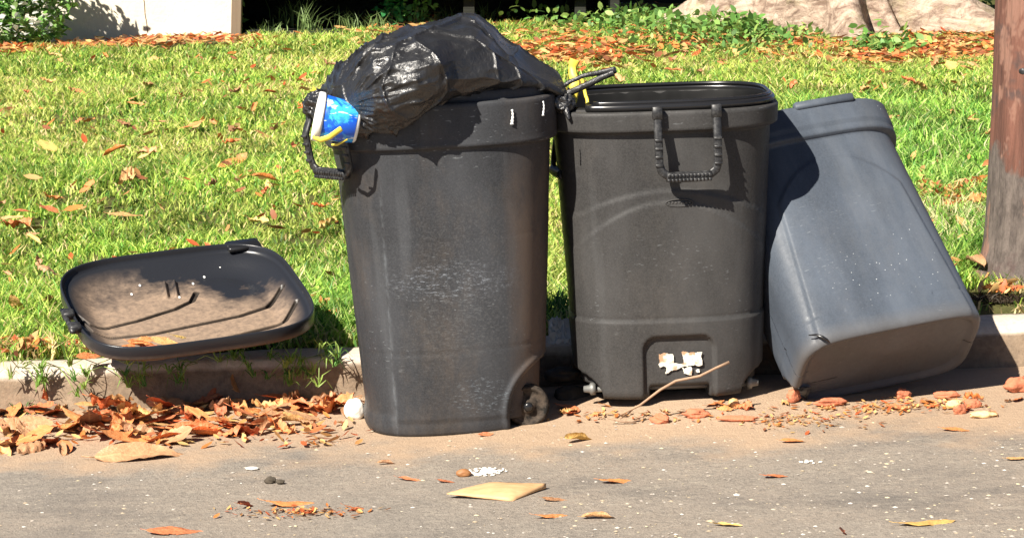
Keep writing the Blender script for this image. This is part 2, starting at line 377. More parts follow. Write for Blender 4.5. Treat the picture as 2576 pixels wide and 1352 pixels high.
def sheet(name, xs, ys, hf, mat):
    X, Y = np.meshgrid(xs, ys); Z = hf(X, Y); V = np.stack([X.ravel(), Y.ravel(), Z.ravel()], 1)
    return tag(obj(name, mesh(name, V, grid_faces(len(ys), len(xs), closed=False), mat)), kind='structure')
def axis(lo, hi, step, far):
    a = list(np.arange(lo, hi + 1e-6, step)); s = step
    while a[-1] < far: s *= 1.5; a.append(a[-1] + s)
    b = []; s = step; v = lo
    while v > -far: s *= 1.5; v -= s; b.append(v)
    return np.array(b[::-1] + a)
xs = axis(-3, 3, .04, 300)
ysr = np.concatenate([np.array([-40, -20, -10, -6, -4]), np.arange(-2.5, YK + .05, .035)])
sheet('road', xs, ysr, lambda X, Y: hroad(X, Y) + .003 * fbm(np.stack([X.ravel() * 4, Y.ravel() * 4, X.ravel() * 0], 1), 3).reshape(X.shape), M['road'])
ysl = np.concatenate([np.arange(YK + .13, 16, .08)]); ys2 = [16]; s = .2
while ys2[-1] < 900: s *= 1.5; ys2.append(ys2[-1] + s)
sheet('lawn_ground', axis(-6, 6, .1, 700), np.concatenate([ysl, ys2]), lambda X, Y: hlawn(X, Y) - .012 + .012 * fbm(np.stack([X.ravel() * 2.2, Y.ravel() * 2.2, X.ravel() * 0], 1), 3).reshape(X.shape), M['soil'])
# kerb: profile swept along x
kx = np.concatenate([np.arange(-60, -3, 1.5), np.arange(-3, 3, .012), np.arange(3, 60, 1.5)])
prof = [(-.004, -.05), (0.0, .0), (.004, .02), (.006, .045), (.008, .07), (.010, .10), (.014, .114), (.022, .1205), (.05, .1228), (.08, .1235), (.11, .124), (.145, .121), (.15, .06)]
pr = np.array(prof); n = len(pr)
KX = np.repeat(kx, n); KY = np.tile(pr[:, 0], len(kx)) + YK; KZ = np.tile(pr[:, 1], len(kx))
q = np.stack([KX * 5, KY * 8, KZ * 8], 1); nn = fbm(q, 5, 3); q2 = fbm(np.stack([KX * 1.7, KX * 0, KX * 0], 1), 2, 9)
near = (np.abs(KX) < 3)
w = ss(.005, .06, KZ)
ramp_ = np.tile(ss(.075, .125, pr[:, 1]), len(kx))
n5 = ridged(np.stack([KX * 16, KY * 20, KZ * 20], 1), 3, 77); edge_ = np.exp(-((KZ - .115) / .02) ** 2) * np.exp(-((KY - YK - .02) / .03) ** 2)
chipm = ss(.15, .5, fbm(np.stack([KX * 7, KX * 0, KX * 0], 1), 3, 19)) * edge_ * near
KY2 = KY + (nn * .010 + .008 * q2 * w + .003 * n5) * near + chipm * .016; KZ2 = KZ + near * w * (nn * .004 + .002 * n5) - chipm * .012 + zplane(KX)
jn = np.abs((KX + .30) % 3.0 - 1.5); KY2 = KY2 + .012 * np.exp(-(jn / .008) ** 2) * w
F = np.array([(i * n + j, (i + 1) * n + j, (i + 1) * n + j + 1, i * n + j + 1) for i in range(len(kx) - 1) for j in range(n - 1)])
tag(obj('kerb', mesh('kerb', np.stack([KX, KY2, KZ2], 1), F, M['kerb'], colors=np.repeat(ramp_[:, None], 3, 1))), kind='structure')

# ------------------------------------------------------------------ bins
def polar(n, a, b, t):
    return 1.0 / ((np.abs(np.cos(t)) / a) ** n + (np.abs(np.sin(t)) / b) ** n) ** (1 / n)
def shell(rows, N, disp=None):
    """rows: list of (z, a, b, n, outer?) -> V,F with a closed bottom pole and an inner skin"""
    t = np.arange(N) * 2 * math.pi / N; V = []
    for z, a, b, n, o in rows:
        r = polar(n, a, b, t); x = r * np.cos(t); y = r * np.sin(t); zz = np.full(N, z)
        if disp is not None and o: x, y, zz = disp(x, y, zz, t)
        V.append(np.stack([x, y, zz], 1))
    V = np.concatenate(V); F = grid_faces(len(rows), N)
    return V, F
def dense(ctrl, step=.006):
    out = []
    for (p, q_) in zip(ctrl[:-1], ctrl[1:]):
        d = max(abs(p[0] - q_[0]), abs(p[1] - q_[1]), 1e-6); k = max(1, int(d / step))
        for i in range(k):
            f = i / k; out.append(tuple(p[j] + (q_[j] - p[j]) * f for j in range(4)) + (p[4],))
    out.append(ctrl[-1]); return out
def bin_shell(name, ctrl, disp, mat, parent, N=420):
    V, F = shell(dense(ctrl), N, disp); return obj(name, mesh(name, V, F, mat), parent)
def body_ctrl(H, a0, b0, a1, b1, n0, n1, lip_lo, lip_a, lip_b, inner=.012, rh=.014):
    c = [(.012, .001, .001, 2, 1), (.012, a0 - .03, b0 - .03, n0, 1), (.004, a0 - .022, b0 - .022, n0, 1), (.000, a0 - .014, b0 - .014, n0, 1), (.003, a0 - .006, b0 - .006, n0, 1), (.012, a0 - .001, b0 - .001, n0, 1)]
    def ab(z):
        f = z / lip_lo; return a0 + (a1 - a0) * f, b0 + (b1 - b0) * f, n0 + (n1 - n0) * f
    for z in (.02, .1, .3, .5, lip_lo - .004):
        a, b, n_ = ab(z); c.append((z, a, b, n_, 1))
    c += [(lip_lo - .001, a1 + .004, b1 + .004, n1, 1), (lip_lo, lip_a - .004, lip_b - .004, n1, 1), (lip_lo + .004, lip_a, lip_b, n1, 1),
          (H - .006, lip_a + .003, lip_b + .003, n1, 1), (H - .001, lip_a, lip_b, n1, 1), (H, lip_a - .005, lip_b - .005, n1, 1),
          (H, lip_a - .016, lip_b - .016, n1, 1), (H + rh, lip_a - .018, lip_b - .018, n1, 1), (H + rh + .004, lip_a - .022, lip_b - .022, n1, 1), (H + rh, lip_a - .027, lip_b - .027, n1, 1)]
    c += [(H - .03, a1 - inner, b1 - inner, n1, 0), (.3, ab(.3)[0] - inner, ab(.3)[1] - inner, n0, 0), (.03, a0 - inner, b0 - inner, n0, 0), (.03, .001, .001, 2, 0)]
    return c
def u_handle(parent, loc, rotz, w=.145, drop=.15, out=.035, tilt=0.0, mat=None):
    """U-shaped hinged carrying handle, pivots at its top, hangs down; local x along the rim"""
    mat = mat or M['black_rough']
    h = empty('_h', loc, (tilt, 0, rotz)); bpy.data.objects.remove(h)
    Mx = Matrix.Translation(Vector(loc)) @ Matrix.Rotation(rotz, 4, 'Z') @ Matrix.Rotation(tilt, 4, 'X')
    mb = MB(); pts = [(-w / 2, -.004, .012), (-w / 2, -.01, -.02), (-w / 2, -out, -.05), (-w / 2, -out, -drop + .035), (-w / 2 + .006, -out, -drop + .016), (-w / 2 + .022, -out, -drop + .004)]
    pts = pts + [(-x, y, z) for x, y, z in pts[::-1]]
    # smooth path
    Pp = np.array(pts); out_ = []
    for i in range(len(Pp) - 1):
        for k in range(4): out_.append(Pp[i] + (Pp[i + 1] - Pp[i]) * k / 4)
    out_.append(Pp[-1])
    mb.sweep(out_, .0105, .006, n=12, up=(0, 1, 0), sq=4)
    for sx in (-1, 1):       # ladder webs on the side bars
        for k in range(4): mb.box((sx * w / 2, -out - .006, -.055 - k * .021), (.0095, .003, .003))
        mb.box((sx * w / 2, -.004, .012), (.012, .010, .016))
    V = np.concatenate(mb.V); A = np.array(Mx)
    o = obj('handle', mesh('handle', V @ A[:3, :3].T + A[:3, 3], mb.F, mat), parent)
    g = MB(); xs_ = np.linspace(-w / 2 + .018, w / 2 - .018, 13)
    g.sweep([(x, -out, -drop + .004 - .004 * math.cos(x / w * 3)) for x in xs_], .0125, .0125, n=12, up=(0, 1, 0), sq=3)
    for x in xs_[:-1] + (xs_[1] - xs_[0]) / 2:
        for r in (-.006, .006): g.box((x, -out - .0125, -drop + r), (.0032, .003, .0036))
    V = np.concatenate(g.V); obj('grip', mesh('grip', V @ A[:3, :3].T + A[:3, 3], g.F, mat), o)
    return o
def wheel(parent, loc, r=.055, w=.035, mat=None):
    mb = MB(); Mx = axis_matrix(loc, (0, -1, 0))
    mb.lathe([(.006, -w / 2), (r * .6, -w / 2), (r - .006, -w / 2), (r, -w / 2 + .006), (r, w / 2 - .006), (r - .006, w / 2), (r * .8, w / 2), (r * .76, w / 2 - .004), (r * .34, w / 2 - .004), (r * .30, w / 2 + .001), (.001, w / 2 + .004)], 36, Mx)
    o = mb.build('wheel', mat or M['wheel'], parent)
    hb = MB(); hb.lathe([(.012, w / 2 - .006), (.012, w / 2 + .008), (.008, w / 2 + .012), (.001, w / 2 + .012)], 16, Mx); hb.build('hub', M['black_plastic'], o)
    return o

# --- left bin
la = empty('trash_bin', (-.150, .070, -.010), (0, R(-2.6), R(5)))
tag(la, 'full charcoal wheeled trash bin with scratched front, overflowing with a black bag', 'trash bin')
def disp_a(x, y, z, t):
    lit = z < .75
    # side panel step: the left side and front-left corner sit 6 mm deeper than the front panel
    side = ss(-.160, -.154, x + .02 * z) 
    inn = np.where(lit, (1 - side) * .008 * ss(.03, .06, z) * ss(.72, .62, z), 0) * (y < .1)
    r = np.sqrt(x * x + y * y); f = (r - inn) / r; x = x * f; y = y * f
    # horizontal mould seams
    for zs, d in ((.215, .0012), (.50, .0005)):
        g = d * np.exp(-((z - zs - .02 * (x + .1)) / .0035) ** 2) * lit; x = x * (1 - g / r); y = y * (1 - g / r)
    # front bottom panel edge and shallow dents
    g = .003 * ss(.045, .038, z) * (z > .01) * (y < 0); y = y + g
    dn = fbm(np.stack([x * 4, y * 4, z * 3], 1), 2, 5) * .0028 * lit; x = x * (1 + dn / r); y = y * (1 + dn / r)
    # wheel arch cut out of the right side
    cx, cz, rr = .262, .045, .132
    dzz = np.clip(rr * rr - (z - cz) ** 2, 0, None); xa = cx - np.sqrt(dzz)
    xa = np.where(z < cz, cx - rr, xa)
    m = (dzz > 0) & (x > xa) & (z < cz + rr); x = np.where(m, xa, x)
    rimw = .008 * np.exp(-((np.hypot(x - cx, z - cz) - rr - .01) / .008) ** 2) * (y < -.1) * (z < .22); y = y - rimw
    return x, y, z
body_a = bin_shell('body', body_ctrl(.846, .230, .212, .276, .258, 2.8, 3.1, .735, .294, .270, rh=.022), disp_a, M['bin_a'], la)
def on_rim(deg, a=.294, b=.270, n=3.1, z=.80):
    t = np.array(R(deg)); q_ = float(polar(n, a, b, t)) + .004; return (q_ * math.cos(R(deg)), q_ * math.sin(R(deg)), z)
u_handle(la, on_rim(209, z=.828), R(-52), .15, .150, .030, tilt=R(10))
u_handle(la, on_rim(4), R(96), .15, .175, .030, tilt=R(9))
def drip(x, z0, z1, w):
    n_ = 14; zz = np.linspace(z0, z1, n_); y_ = [-float(polar(3.1, .2985, .2745, np.array(math.atan2(-.27, x)))) * abs(math.sin(math.atan2(-.27, x))) - .0005] * n_
    mb = MB(); mb.sweep([(x + .0015 * math.sin(i * .35), y_[i], zz[i]) for i in range(n_)], [w * (.5 + .5 * (i / n_) ** 2 + .25 * math.sin(i * 2.1)) for i in range(n_)], .0012, n=8, up=(0, 1, 0)); mb.build('dropping', M['white'], la)
drip(.165, .822, .785, .0045); drip(.245, .836, .800, .003); 
wheel(la, (.180, -.150, .056)); wheel(la, (.180, .15, .056))
mb = MB(); mb.sweep([(.180, -.14, .056), (.180, .14, .056)], .006, n=10); mb.build('axle', M['black_plastic'], la)
# --- middle bin
lb = empty('trash_bin', (.408, .165, .064), (0, R(-2.0), R(1)))
tag(lb, 'open warm grey trash bin with hanging handle and torn white sticker, between two other bins', 'trash bin')
def disp_b(x, y, z, t):
    r = np.sqrt(x * x + y * y); lit = z < .68; fr = (y < 0) & lit
    # raised arched shield lines
    for z0, k, dz in ((.540, .9, 0), (.512, 1.6, 0)):
        zc = z0 - k * x * x * 1.3; g = .0045 * ss(zc + .003, zc - .003, z) * fr; y = y - g
    g = .0016 * np.exp(-((z - .208) / .003) ** 2) * lit; x = x * (1 - g / r); y = y * (1 - g / r)
    g = .004 * ss(.208, .204, z) * lit; x = x * (1 + g / r); y = y * (1 + g / r)
    for zs in (.49, .585):
        g = .002 * np.exp(-((z - zs) / .003) ** 2) * (x < -.2); x = x + g
    # central recess for the label
    w = .085 + .0 * z; e = np.maximum(np.abs(x - .018) - w, 0) ; top = .168
    d = np.hypot(np.maximum(np.abs(x - .018) - (w - .03), 0), np.maximum(z - (top - .04), 0)) 
    m = ss(.040, .030, d) * (y < 0) * lit; y = y + .014 * m
    # gap under the middle of the front
    m2 = ss(.078, .070, np.abs(x - .018)) * ss(.034, .026, z) * (y < -.02); y = y + .10 * m2
    # wheel arches both sides
    for sx in (-1, 1):
        cx, cz, rr = .245, -.005, .070
        q = x * sx; dzz = np.clip(rr * rr - (z - cz) ** 2, 0, None); xa = cx - np.sqrt(dzz)
        m = (dzz > 0) & (q > xa) & (z < cz + rr); x = np.where(m, xa * sx, x)
    # vertical edge highlight of the front facet
    return x, y, z
body_b = bin_shell('body', body_ctrl(.742, .238, .195, .278, .238, 3.0, 3.2, .690, .296, .256, rh=.004), disp_b, M['bin_b'], lb)
u_handle(lb, (.048, -.262, .728), R(3), .148, .150, .016, tilt=R(0))
V, F = shell(dense([(.05, .001, .001, 2, 0), (.05, .21, .17, 3, 0), (.3, .235, .195, 3, 0), (.71, .262, .222, 3.2, 0), (.745, .268, .229, 3.2, 0), (.754, .271, .232, 3.2, 0), (.750, .275, .236, 3.2, 0), (.744, .276, .237, 3.2, 0)], .01), 300)
V = V + .0025 * fbm(V * 22, 3, 91)[:, None]; obj('bin_liner', mesh('bin_liner', V, F, M['liner']), lb)
def ring(parent, a, b, n, z, t0, t1, rr, mat, name, zz=0):
    t = np.linspace(t0, t1, 90); r = polar(n, a, b, t); mb = MB()
    mb.sweep(np.stack([r * np.cos(t), r * np.sin(t), z + zz * np.sin(t * 5)], 1), rr, n=12); return mb.build(name, mat, parent)
ring(lb, .282, .242, 3.2, .752, R(-133), R(170), .0095, M['black_plastic'], 'rim_bead')
ring(lb, .276, .237, 3.2, .7635, R(-130), R(168), .0055, M['black_plastic'], 'rim_bead')
for sx in (-1, 1): pass
wheel(lb, (-.205, .10, .045), .045, .03)
wheel(lb, (.205, .10, .045), .045, .03)
mb = MB(); mb.sweep([(-.222, -.13, .018), (.222, -.13, .018)], .007, n=10)
for sx in (-1, 1): mb.lathe([(.016, 0), (.016, .012), (.010, .016), (.008, .03), (.001, .031)], 14, axis_matrix((sx * .195, -.13, .020), (sx, 0, 0)))
mb.build('axle', Mat('dull_metal').set((.20, .20, .19), .55, Metallic=.5), lb)
# torn sticker
def sticker():
    u = np.linspace(-.062, .062, 90); v = np.linspace(.058, .128, 56); U, Vv = np.meshgrid(u, v)
    no = fbm(np.stack([U.ravel() * 45, Vv.ravel() * 45, U.ravel() * 0], 1), 3, 12).reshape(U.shape)
    def rc(u0, u1, v0, v1, sk=0.0):
        vv = Vv - sk * U; return np.minimum(np.minimum(U - u0, u1 - U), np.minimum(vv - v0, v1 - vv))
    band = np.maximum.reduce([rc(-.058, -.022, .082, .118), rc(-.04, .03, .078, .096, .25), rc(.0, .050, .088, .120), rc(-.004, .026, .058, .084), rc(.034, .044, .066, .074)])
    keep = (band + no * .011) > .0005
    b0 = .195 + (.238 - .195) * Vv / .690
    Yv = -(b0 + .0035) * np.ones_like(U)
    idx = np.arange(U.size).reshape(U.shape); F = []
    for i in range(len(v) - 1):
        for j in range(len(u) - 1):
            if keep[i, j]: F.append((idx[i, j], idx[i, j + 1], idx[i + 1, j + 1], idx[i + 1, j]))
    m = Mat('sticker'); c = m.mix(m.ramp(m.noise(30, 4), [(.50, 0), (.60, .95)]), (.72, .69, .60), (.42, .24, .13))
    o = obj('sticker', mesh('sticker', np.stack([U.ravel() + .024, Yv.ravel(), Vv.ravel()], 1), F, m.set(c, .8), smooth=False), lb)
    md = o.modifiers.new('s', 'SOLIDIFY'); md.thickness = .0008; md.offset = 1
    tag(o, 'torn white paper sticker with ragged brown edges')
sticker()
# small oval emblem, pressed lettering too worn to read
mb = MB(); t = np.linspace(0, 2 * math.pi, 40)
mb.sweep([(.036 + .034 * math.cos(a) - .01, -.2355, .508 + .009 * math.sin(a)) for a in t], .0016, n=6, caps=False)
for k in range(7): mb.box((.001 + k * .0085, -.2350, .508 + .001 * (k % 2)), (.0028, .001, .0028))
mb.build('emblem', M['bin_b'], lb)
# --- right bin: tipped back, leaning left
Rc = Matrix.Rotation(R(-8), 4, 'Y') @ Matrix.Rotation(R(17), 4, 'Z') @ Matrix.Rotation(R(-44), 4, 'X')
lc = empty('trash_bin', G(2208, 1000) + Vector((0, .055, .012)) - Rc @ Vector((0, .140, .004))); lc.rotation_euler = Rc.to_euler()
tag(lc, 'blue-grey trash bin tipped back on its bottom edge, underside showing, rightmost bin', 'trash bin')
def disp_c(x, y, z, t):
    r = np.sqrt(x * x + y * y); lit = z < .62; fr = (y < 0) & lit
    # raised front panel with arched head
    zc = .53 - 3.2 * np.abs(x) ** 2.2 * 1.6
    d = np.maximum(np.abs(x + .0) - (.215 - .10 * z), (z - zc) * .6)
    y = y + np.where(fr, .006 * ss(-.004, .004, d), 0)
    g = .0032 * np.exp(-((z - .075 - .10 * np.maximum(np.abs(x) - .13, 0)) / .0028) ** 2) * (np.abs(x) > .12) * (z < .3); x = x * (1 - g / r); y = y * (1 - g / r)
    # left lower side: wheel arch
    cx, cz, rr = .0, -.01, .085
    m = (np.hypot(y - .14, z - cz) < rr) & (x < -.12); x = np.where(m, -.20, x)
    return x, y, z
body_c = bin_shell('body', body_ctrl(.690, .252, .145, .238, .190, 5.0, 4.0, .595, .254, .205), disp_c, M['bin_c'], lc)
mb = MB(); mb.box((.05, -.205, .690), (.085, .010, .012), bev=.004); mb.build('lid_catch', M['bin_c'], lc)
def crack():
    mb = MB(); pts = [(-.234, -.132, .035), (-.218, -.141, .026), (-.208, -.146, .012), (-.198, -.144, .004), (-.192, -.138, -.001)]
    mb.sweep(pts, [.0012, .003, .0045, .003, .001], n=6); mb.build('crack', M['black_plastic'], lc)
crack()

# ------------------------------------------------------------------ lid on the grass
def make_lid():
    N = 640; a = .275; n = 4.0; t = np.arange(N) * 2 * math.pi / N
    rows = []
    rho = np.concatenate([np.linspace(.004, .97, 230)])
    gmask = []
    def tolid(x, y):
        sx_ = ((x - 130) * 600 - 470 * (y - 330)) / 1135400; ty = (1720 * (y - 330) + 220 * (x - 130)) / 1135400
        return (sx_ - .5) * .50, -(ty - .5) * .50 + .022
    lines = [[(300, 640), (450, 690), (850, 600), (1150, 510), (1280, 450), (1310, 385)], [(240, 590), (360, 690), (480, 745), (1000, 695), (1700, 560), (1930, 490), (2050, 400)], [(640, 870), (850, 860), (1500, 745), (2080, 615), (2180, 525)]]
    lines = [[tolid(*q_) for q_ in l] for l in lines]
    def z_in(u, v, s):
        z = .038 * ss(.70, .985, s) ** 1.1
        for l in lines:
            d = np.full(u.shape, 9.)
            for (ax_, ay), (bx, by) in zip(l[:-1], l[1:]):
                t_ = np.clip(((u - ax_) * (bx - ax_) + (v - ay) * (by - ay)) / ((bx - ax_) ** 2 + (by - ay) ** 2), 0, 1)
                d = np.minimum(d, np.hypot(u - ax_ - t_ * (bx - ax_), v - ay - t_ * (by - ay)))
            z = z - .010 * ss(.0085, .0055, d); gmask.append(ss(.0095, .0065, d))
        # two bars of the moulded latch boss
        for uu in (-.018, .006): z = z + .014 * np.exp(-((u - uu - .15 * (v - .15)) / .005) ** 2) * ss(.095, .11, v) * ss(.20, .185, v)
        return z
    V = []; cols = []
    gd = {}
    for s in rho:
        nn_ = 2 + (n - 2) * min(1, s * 1.2); r = polar(nn_, a * s, a * s, t); u = r * np.cos(t); v = r * np.sin(t)
        V.append(np.stack([u, v, z_in(u, v, s)], 1))
    for s, z in ((.975, .040), (.985, .042), (.99, .048), (.995, .058), (1.0, .061), (1.008, .061), (1.013, .058), (1.015, .046), (1.014, .026), (1.010, .022), (1.004, .024), (.998, .034), (.97, .032)):
        r = polar(n, a * s, a * s, t); V.append(np.stack([r * np.cos(t), r * np.sin(t), np.full(N, z)], 1))
    for s in np.linspace(.95, .004, 70):
        r = polar(2 + (n - 2) * min(1, s * 1.2), a * s, a * s, t); u = r * np.cos(t); v = r * np.sin(t)
        V.append(np.stack([u, v, z_in(u, v, s) - .007 - .006 * (s < .9)], 1))
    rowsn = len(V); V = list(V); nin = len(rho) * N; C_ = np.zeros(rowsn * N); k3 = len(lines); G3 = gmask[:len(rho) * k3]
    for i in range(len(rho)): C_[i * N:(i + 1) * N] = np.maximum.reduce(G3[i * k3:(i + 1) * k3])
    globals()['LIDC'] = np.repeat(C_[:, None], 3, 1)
    return np.concatenate(V), grid_faces(rowsn, N)
lid = empty('bin_lid', (-.880, .42, .205))
lid.scale = (1.14, 1.06, 1.0)
lid.rotation_euler = (Matrix.Rotation(R(15.5), 4, 'X') @ Matrix.Rotation(R(1.0), 4, 'Y') @ Matrix.Rotation(R(20), 4, 'Z')).to_euler()
tag(lid, 'black square bin lid lying upside down on the grass over the kerb, brown dirt inside', 'bin lid')
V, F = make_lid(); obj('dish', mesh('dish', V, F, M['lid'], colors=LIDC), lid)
mb = MB()
for v0 in (-.06, .02): mb.box((-.288, v0 - .05, .060), (.014, .016, .012), bev=.004); 
mb.sweep([(-.296, -.135, .06), (-.296, .0, .06)], .006, n=8); mb.build('hinge', M['black_rough'], lid)
mb = MB(); mb.box((.205, .268, .050), (.042, .026, .008), bev=.004); mb.build('pull_tab', M['black_plastic'], lid)
for k, (u, v) in enumerate([(-.22, .21), (-.245, .16), (-.17, .19), (-.10, .155), (-.07, .20), (.09, .20), (.055, .17), (.135, .225), (.215, .222), (.228, -.14), (.235, .20), (.005, .10)]):
    s = max(abs(u), abs(v)) / .275; z = .038 * float(ss(.70, .985, np.array(s))) ** 1.1
    mb = MB(); mb.lathe([(.004, 0), (.0035, .002), (.001, .003)], 8, Matrix.Translation((u, v, z + .0005)) @ Matrix.Diagonal((.8, 1.7, 1, 1))); mb.build('paint_fleck', M['white'], lid)

# ------------------------------------------------------------------ garbage bag
def blob(stations, N=300, Mx=260, power=2.2):
    """stations: (x, ycentre, ry, ztop, zbot)"""
    S = np.array(stations, float); u = np.linspace(0, 1, Mx); su = np.linspace(0, 1, len(S))
    # smooth interpolation
    from_ = lambda k: np.interp(u, su, S[:, k])
    def sm(a, it=14):
        for _ in range(5): a = np.concatenate([[a[0]], (a[:-2] + 2 * a[1:-1] + a[2:]) / 4, [a[-1]]])
        return a
    X, YC, RY, ZT, ZB = [sm(from_(k)) for k in range(5)]
    t = np.arange(N) * 2 * math.pi / N; ct = np.cos(t); st = np.sin(t)
    k = (np.abs(ct) ** power + np.abs(st) ** power) ** (-1 / power)
    end = np.sqrt(np.clip(1 - (2 * u - 1) ** 16, 0, 1)); zc = (ZT + ZB) / 2; rz = (ZT - ZB) / 2
    Y = YC[:, None] + RY[:, None] * end[:, None] * (ct * k)[None]; Z = zc[:, None] + rz[:, None] * end[:, None] * (st * k)[None]
    Xg = np.repeat(X[:, None], N, 1); V = np.stack([Xg, Y, Z], -1)
    C = np.stack([Xg, np.repeat(YC[:, None], N, 1), np.repeat(zc[:, None], N, 1)], -1)
    D = V - C; D /= np.linalg.norm(D, axis=-1, keepdims=True) + 1e-9
    return V.reshape(-1, 3), D.reshape(-1, 3), grid_faces(Mx, N)
def sx(px, Y=-.02): return (px - 1288) / FPX * (7 + Y)
def sz(py, Y=-.02): return P(1288, py, Y).z
st = [(806, .00, .02, 222, 250), (835, -.03, .08, 190, 270), (880, -.05, .14, 150, 300), (915, -.07, .18, 118, 318), (955, -.085, .215, 92, 322), (1000, -.085, .235, 86, 314),
      (1060, -.07, .26, 73, 292), (1110, -.04, .26, 62, 266), (1150, .0, .25, 55, 244), (1195, .02, .245, 52, 232), (1240, .04, .235, 82, 232), (1280, .05, .22, 120, 232),
      (1330, .05, .18, 158, 232), (1380, .04, .12, 188, 236), (1410, .03, .08, 206, 246), (1430, .02, .03, 228, 254)]
stn = [(sx(a, .05), b, c, sz(d, .05), sz(e, .0)) for a, b, c, d, e in st]
Vb, Db, Fb = blob(stn)
K = np.array([sx(880), -.17, sz(262, -.17)])       # knot the folds radiate from
q = Vb - K; dist = np.linalg.norm(q, axis=1); phi = np.arctan2(q[:, 2], q[:, 0]); th = np.arctan2(q[:, 1], np.hypot(q[:, 0], q[:, 2]))
fold = np.sign(f0 := ridged(np.stack([phi * 6, th * 4.5, dist * 1.6], 1), 2, 21)) * np.abs(f0) ** 1.3
amp = .017 * ss(.03, .15, dist) * np.exp(-dist / .26) + .006 * np.exp(-((dist - .35) / .2) ** 2)
def facets(p_, n_, seed):      # crumpled film: distance to random planes' creases
    r_ = np.random.default_rng(seed); c_ = r_.uniform((-.5, -.3, .72), (.15, .3, 1.05), (n_, 3)); d_ = np.sort(np.linalg.norm(p_[:, None] - c_[None], axis=2), axis=1)[:, :2]
    return d_[:, 0], d_[:, 1] - d_[:, 0]
fa, fb_ = facets(Vb + .03 * np.stack([fbm(Vb * 9, 2, 51), fbm(Vb * 9, 2, 52), fbm(Vb * 9, 2, 53)], 1), 46, 5)
soft = fbm(Vb * 6, 2, 8)
Vb = Vb + Db * (amp * fold + .008 * soft + .22 * fa - .012 + .010 * np.exp(-fb_ / .006) + .0015 * ridged(Vb * 26, 2, 4) * np.exp(-dist / .15))[:, None]
bag = empty('garbage_bag', (-.16, .0, .86))
tag(bag, 'shiny black garbage bag bulging over the top of the full left bin', 'garbage bag')
inv = np.array([-.16, .0, .86])
obj('sack', mesh('sack', Vb - inv, Fb, M['bag']), bag)
# crumpled mouth of the bag hanging over the left edge
def crumple(c, r, name, seed, amp=.35, sc_=16, N=150, Mr=110):
    th_ = np.linspace(.01, math.pi - .01, Mr); t = np.arange(N) * 2 * math.pi / N
    T, A = np.meshgrid(t, th_); D = np.stack([np.sin(A) * np.cos(T), np.sin(A) * np.sin(T), np.cos(A)], -1).reshape(-1, 3)
    Q = D * np.array(r); k = 1 + amp * ridged(Q * sc_ + seed, 4, seed) + .25 * fbm(Q * sc_ * .5 + seed, 2, seed + 9)
    V = Q * k[:, None] + np.array(c) - inv
    return obj(name, mesh(name, V, grid_faces(Mr, N), M['bag']), bag)
crumple((sx(905, -.18), -.17, sz(300, -.18)), (.085, .050, .042), 'bag_mouth', 3, .30, 30)
crumple((sx(805, -.10), -.06, sz(272, -.12)), (.040, .070, .036), 'bag_mouth', 5, .35, 34)
crumple((sx(958, -.2), -.185, sz(262, -.2)), (.095, .035, .030), 'bag_mouth', 8, .30, 24)
# knotted black tails to the right
def ribbon(name, pts, w, mat, parent, off=inv, thick=.0015, seed=0):
    mb = MB(); Pp = np.array(pts) - off; n_ = 40; u = np.linspace(0, len(Pp) - 1, n_)
    Q = np.stack([np.interp(u, range(len(Pp)), Pp[:, k]) for k in range(3)], 1)
    for _ in range(6): Q[1:-1] = (Q[:-2] + 2 * Q[1:-1] + Q[2:]) / 4
    Q += fbm(Q * 40 + seed, 2, seed)[:, None] * .003
    ww = np.interp(np.linspace(0, 1, n_), np.linspace(0, 1, len(w)), w) if hasattr(w, '__len__') else w
    mb.sweep(Q, ww, thick if not hasattr(thick, '__len__') else thick, n=8, up=(.1, .9, .3)); return mb.build(name, mat, parent)
p = lambda px, py, Y: tuple(P(px, py, Y))
ribbon('bag_tail', [p(1395, 240, .0), p(1425, 210, -.02), p(1470, 188, -.02), p(1520, 182, -.02), p(1548, 176, -.03)], [.004, .006, .006, .008, .010], M['bag'], bag, thick=.006, seed=1)
ribbon('bag_tail', [p(1400, 245, .0), p(1435, 232, -.02), p(1480, 212, -.03), p(1520, 192, -.03), p(1546, 182, -.03)], [.007, .009, .009, .008, .008], M['bag'], bag, thick=.006, seed=2)
crumple((sx(1412, -.02), -.02, sz(258, -.02)), (.030, .03, .022), 'knot', 11, .4, 45, 90, 70)
ribbon('bag_tail', [p(1400, 255, .0), p(1420, 275, -.05), p(1432, 300, -.06)], [.008, .010, .004], M['bag'], bag, thick=.004, seed=4)
# yellow drawstrings
ribbon('drawstring', [p(788, 344, -.26), p(805, 352, -.285), p(830, 344, -.290), p(860, 322, -.275)], [.004, .007, .007, .007], M['yellow'], bag, thick=.003)
ribbon('drawstring', [p(836, 363, -.26), p(850, 363, -.27), p(874, 350, -.26)], .0028, M['yellow'], bag, thick=.002)
ribbon('drawstring', [p(822, 243, -.05), p(800, 233, -.06), p(784, 226, -.06)], [.003, .004, .010], M['yellow'], bag, thick=.002)
ribbon('drawstring', [p(1437, 262, .06), p(1446, 215, .06), p(1440, 170, .08), p(1447, 150, .08)], [.012, .014, .010, .014], M['yellow'], bag, thick=.004)
ribbon('drawstring', [p(1478, 262, .04), p(1472, 240, .05), p(1466, 205, .06), p(1455, 190, .06)], .0045, M['yellow'], bag, thick=.003)
